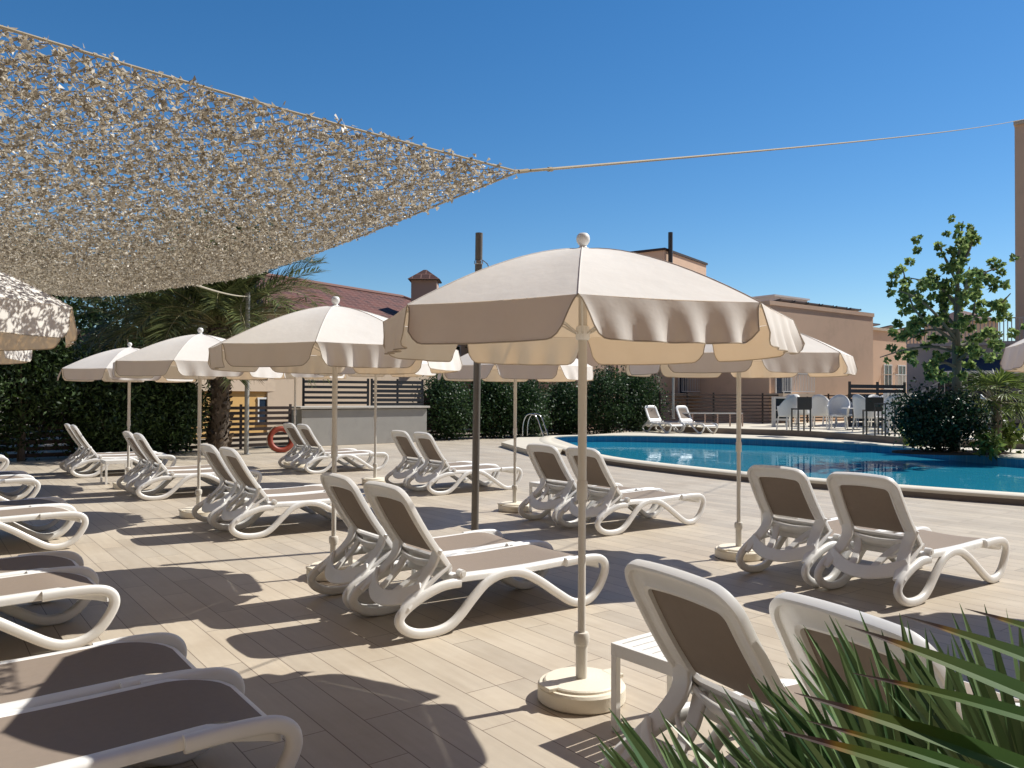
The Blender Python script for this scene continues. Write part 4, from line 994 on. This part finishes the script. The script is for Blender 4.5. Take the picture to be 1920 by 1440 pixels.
# grey annex in shade with stairs, awning and railings
q0 = at(1700, 700, 36.5); q0.z = 0; q1 = at(1935, 700, 34.0); q1.z = 0; gd = (q1-q0).normalized(); gn = Vector((-gd.y, gd.x, 0)); Lg = (q1-q0).length
ga = empty("grey_annex", q0, 0, "grey violet annex in shade behind the thin tree, with a navy awning", "building")
mb = MB(); wallbox(mb, Vector((0, 0, 0)), gd, gn, Lg, 5, 0, 3.9); mb.build("wall", M['greywall'], ga, smooth=False)
mb = MB(); wallbox(mb, -gn*.15, gd, gn, Lg, .35, 3.902, 4.06); mb.build("ledge", M['greywall'], ga, smooth=False)
r = MB(); z = 4.06
r.beam(Vector((0, 0, z+1.0)), gd*Lg+Vector((0, 0, z+1.0)), .05, .05)
for k in range(34): r.box(gd*(Lg*k/33)+Vector((0, 0, z+.5)), (.03, .03, 1.0))
r.build("roof_railing", M['greywall'], ga, smooth=False)
aw = MB(); sA = sX(1745, q0, gd); R = Matrix((gd, gn, Vector((0, 0, 1)))).transposed() @ Matrix.Rotation(radians(14), 3, 'X')
aw.box(gd*((sA+Lg)/2+.3)-gn*1.3+Vector((0, 0, 3.0)), (Lg-sA+.6, 2.7, .06), R); ao = aw.build("awning", M['navy'], ga, smooth=False)
mb = MB(); mb.beam(gd*sA-gn*2.63+Vector((0, 0, 2.66)), gd*(Lg+.6)-gn*2.63+Vector((0, 0, 2.66)), .06, .12); mb.build("awning_bar", M['whitepaint'], ao, smooth=False)
for s in (sA+1.2, sA+3.4): local_window(ga, Vector((0, 0, 0)), gd, -gn, s, 1.5, 1.8, 2.0, 'darkmetal', name="glass_door")
st = MB(); rl = MB()
for k in range(10):
    c = gd*(.2+.28*k)-gn*1.0+Vector((0, 0, .54+.17*k)); st.box(c, (.3, 1.0, .17+.0), Matrix((gd, gn, Vector((0, 0, 1)))).transposed())
    rl.box(c-gn*.5+Vector((0, 0, .5)), (.025, .025, 1.0))
rl.beam(gd*.2-gn*1.5+Vector((0, 0, 1.56)), gd*2.75-gn*1.5+Vector((0, 0, 3.1)), .05, .05)
so_ = st.build("stairs", M['greywall'], ga, smooth=False); rl.build("stair_railing", M['whitepaint'], so_, smooth=False)
# tower at the right edge
q0 = at(1903, 400, 40.0); q0.z = 0; tw = empty("peach_tower", q0, 0, "tall peach tower wall cut by the right edge of the photo", "building")
mb = MB(); wallbox(mb, Vector((0, 0, 0)), Vector((.8, -.6, 0)), Vector((.6, .8, 0)), 9, 7, 0, 15.3); mb.build("wall", M['peach'], tw, smooth=False)
mb = MB(); wallbox(mb, Vector((-.12, -.1, 0)), Vector((.8, -.6, 0)), Vector((.6, .8, 0)), 9.2, 7.2, 15.302, 15.5); wallbox(mb, Vector((9.0, -6.75, 0)), Vector((.8, -.6, 0)), Vector((.6, .8, 0)), 30, 7, 0, 13.0); mb.build("cornice_and_added_wing", M['cream'], tw, smooth=False)  # mesh also holds an unseen long wing, added to block low sky light
mb = MB(); R = Matrix.Rotation(-.6435, 3, 'Z'); mb.box((.9, -1.2, 3.1), (2.6, 1.0, .16), R); mb.box(Vector((.9, -1.2, 4.1))+R @ Vector((0, -.48, 0)), (2.6, .05, .05), R)
for k in range(16): mb.box(Vector((.9, -1.2, 3.6))+R @ Vector((-1.28+.17*k, -.48, 0)), (.025, .025, 1.0))
mb.build("balcony", M['greywall'], tw, smooth=False)
local_window(tw, Vector((0, 0, 0)), Vector((.8, -.6, 0)), Vector((-.6, -.8, 0)), 2.2, 7.2, 1.2, 1.5)
# unseen facade added behind the viewpoint to block sky light and darken the shade
ho = empty("sky_blocker_facade", (0, -5, 0), 0, "unseen terracotta facade added behind the viewpoint to block sky light", "building")
mb = MB(); mb.box((2, -6, 19), (80, 12, 38)); mb.build("wall", M['terracotta'], ho, smooth=False)
for k in range(7):
    for j in range(5): local_window(ho, Vector((-21+7*k, 0, 0)), Vector((1, 0, 0)), Vector((0, 1, 0)), 0, 2.2+6*j, 1.6, 2.0)
# distant roofs
for (px0, px1, py, Y, lbx) in ((1795, 1872, 582, 75, "distant orange house roof behind the thin tree's crown"),):
    p0 = at(px0, py, Y); p1_ = at(px1, py, Y); h = empty("distant_house", (p0.x, p0.y, 0), 0, lbx, "house"); w_ = p1_.x-p0.x
    mb = MB(); mb.box((w_/2, 3, (p0.z-1)/2), (w_, 6, p0.z-1)); mb.build("wall", M['peach'], h, smooth=False)
    mb = MB(); mb.uv = []; hipped(mb, Vector((-.4, -.4, 0)), Vector((1, 0, 0)), Vector((0, 1, 0)), w_+.8, 6.8, p0.z-.99, 1.3, 2); mb.build("roof", M['roof'], h, smooth=False)

# ================================================================ TERRACE FURNITURE
T0, T1 = at(1238, 780, 33.5), at(1592, 780, 40.0)
slat_fence("terrace_fence", T0, T1, 1.35, 9, .62, M['slat'], "dark horizontal rail fence along the back of the terrace", 9, TZ)
a_, b_ = at(1594, 780, 33.5), at(1697, 780, 34.6)
root = empty("privacy_screen", (a_.x, a_.y, TZ), 0, "dark louvred screen behind the white wicker chairs on the terrace", "screen"); d = Vector((b_.x-a_.x, b_.y-a_.y, 0)); mb = MB()
for k in range(9): mb.beam(Vector((0, 0, .1+.2*k)), d+Vector((0, 0, .1+.2*k)), .03, .15)
mb.build("slat_panel", M['slatnavy'], root, smooth=False)
for k in range(3): q = MB(); p = d*k/2; q.box((p.x, p.y+.05, .95), (.09, .07, 1.9)); q.build("post", M['darkmetal'], root, smooth=False)
# low white rail beside the loungers across the pool
a_, b_ = gr(1275, 800, TZ), gr(1392, 800, TZ)
root = empty("low_railing", (a_.x, a_.y, TZ), 0, "low pale railing at the terrace edge right of the two far loungers", "railing"); d = b_-a_; mb = MB(); mb.beam(Vector((0, 0, .55)), d+Vector((0, 0, .55)), .06, .05); mb.build("rail", M['whitepaint'], root, smooth=False)
for k in range(6): q = MB(); p = d*(k/5); q.box((p.x, p.y, .27), (.05, .05, .52)); q.build("post", M['pink'], root, smooth=False)
def make_chair(mt):
    root = empty("wicker_armchair"); 
    mb = MB(); mb.prism([(.27*cos(t), .25*sin(t)) for t in np.linspace(0, 2*pi, 17)[:-1]], .40, .46); mb.build("seat", mt, root, smooth=False, bevel=.015)
    mb = MB()
    def bk(a, b):
        t = radians(-25+230*a); h = .40+.5*b*(.55+.75*max(0, sin(t)))+.05*b; rr = .30+.05*b
        return Vector((rr*cos(t), rr*sin(t), h))
    mb.grid(bk, 22, 6); bo = mb.build("backrest", mt, root); s = bo.modifiers.new("thick", 'SOLIDIFY'); s.thickness = .03
    for x in (-1, 1):
        for y in (-1, 1):
            q = MB(); q.tube([(x*.21, y*.2, .42), (x*.25, y*.24, 0)], .02, 8); q.build("leg", mt, root)
    return root
G_W = "wicker armchairs on the terrace"
cw = make_chair(M['wicker']); cb_ = make_chair(M['shadewicker']); used = set()
chairs = [(1478, 806, 200, 0, "white wicker chair at the left end of the terrace group beside the white glazed stand"), (1508, 799, 60, 0, "white wicker chair just behind the dark bar stool on the left"), (1538, 803, 150, 0, "white wicker chair right of the dark bar stool"), (1556, 798, 250, 0, "white wicker chair with a tall rounded back, right of the bar stool chair"), (1586, 803, 20, 1, "shade tinted wicker chair in the shade of the louvred screen, left one"), (1606, 800, 300, 1, "shade tinted wicker chair in the shade of the louvred screen, right one"), (1622, 810, 110, 0, "sunlit white wicker chair before the louvred screen"), (1650, 810, 10, 0, "white wicker chair behind the dark bar table"), (1668, 806, 190, 1, "shade tinted wicker chair beside the white cabinet"), (1702, 812, 90, 0, "white wicker chair against the left side of the glossy bush"), (1492, 797, 120, 0, "white wicker chair at the back of the left terrace group"), (1572, 805, 330, 0, "white wicker chair at the front of the left terrace group"), (1640, 804, 220, 0, "white wicker chair at the back of the right terrace group"), (1682, 813, 150, 0, "white wicker chair before the white open cabinet"), (1868, 822, 60, 0, "white wicker chair right of the glossy bush beside the small palm")]
for px, py, az, k, lb in chairs:
    g = gr(px, py, TZ); src = cb_ if k else cw
    if k in used: o = dup(src, g, radians(az), lb)
    else: o = src; used.add(k); o.location = g; o.rotation_euler = (0, 0, radians(az))
    o.scale = (1.2, 1.2, 1.22); tag(o, lb, "armchair", G_W)
def bar_stool(g, lb, rz=0):
    root = empty("bar_stool", g, rz, lb, "bar stool", "dark metal bar stools on the terrace"); mb = MB(); mb.box((0, 0, .80), (.52, .5, .05)); mb.build("seat", M['darkmetal'], root, smooth=False)
    mb = MB(); mb.box((0, .24, 1.03), (.56, .03, .42)); mb.build("backrest", M['darkmetal'], root, smooth=False)
    for x in (-1, 1):
        for y in (-1, 1): q = MB(); q.box((x*.24, y*.22, .4), (.04, .04, .8)); q.build("leg", M['darkmetal'], root, smooth=False)
    mb = MB(); mb.box((0, -.22, .25), (.44, .03, .03)); mb.build("footrest", M['darkmetal'], root, smooth=False)
bar_stool(gr(1502, 808, TZ), "dark bar stool with a solid back among the left terrace chairs", radians(190))
bar_stool(gr(1636, 815, TZ), "dark bar stool with a low back among the right terrace chairs", radians(170))
g = gr(1652, 817, TZ); root = empty("bar_table", g+Vector((.2, -.2, 0)), radians(8), "dark square bar table frame before the white chairs", "table")
mb = MB(); mb.box((0, 0, 1.03), (.75, .6, .04)); mb.build("tabletop", M['darkmetal'], root, smooth=False)
for x in (-1, 1):
    for y in (-1, 1): q = MB(); q.box((x*.35, y*.28, .5), (.035, .035, 1.02)); q.build("leg", M['darkmetal'], root, smooth=False)
def rtable(g, lb):
    root = empty("round_table", g, 0, lb, "table", "white round tables on the terrace"); mb = MB(); mb.lathe([(.0, .80), (.42, .80), (.43, .81), (.43, .83), (.0, .835)], 24); mb.build("tabletop", M['wicker'], root); mb = MB(); mb.tube([(0, 0, .02), (0, 0, .80)], .035, 10); mb.lathe([(.0, 0), (.25, 0), (.24, .03), (.0, .04)], 18); mb.build("pedestal", M['darkmetal'], root)
rtable(gr(1527, 800, TZ), "white round table between the left terrace chairs")
rtable(gr(1600, 806, TZ), "white round table between the shade tinted chairs and the sunlit one")
def stand(px, py, w_, h_, lb):
    g = gr(px, py, TZ); root = empty("glazed_stand", g, radians(-5), lb, "cabinet", "white glazed stands on the terrace"); mb = MB()
    for x in (-1, 1): mb.box((x*(w_/2-.04), 0, h_/2), (.08, .4, h_))
    for z in (.3, h_-.04): mb.box((0, 0, z), (w_-.16, .398, .08))
    mb.build("cabinet_frame", M['whitepaint'], root, smooth=False); mb = MB(); mb.box((0, .1, (h_+.26)/2), (w_-.16, .04, h_-.42)); mb.build("pane", M['glass'], root, smooth=False)
    mb = MB(); mb.box((0, -.0, h_*.55), (w_-.17, .38, .03)); mb.build("shelf", M['whitepaint'], root, smooth=False)
stand(1466, 800, .75, 1.25, "white glazed stand at the left end of the terrace chairs")
stand(1690, 808, 1.15, 1.4, "white open cabinet left of the glossy bush on the terrace")
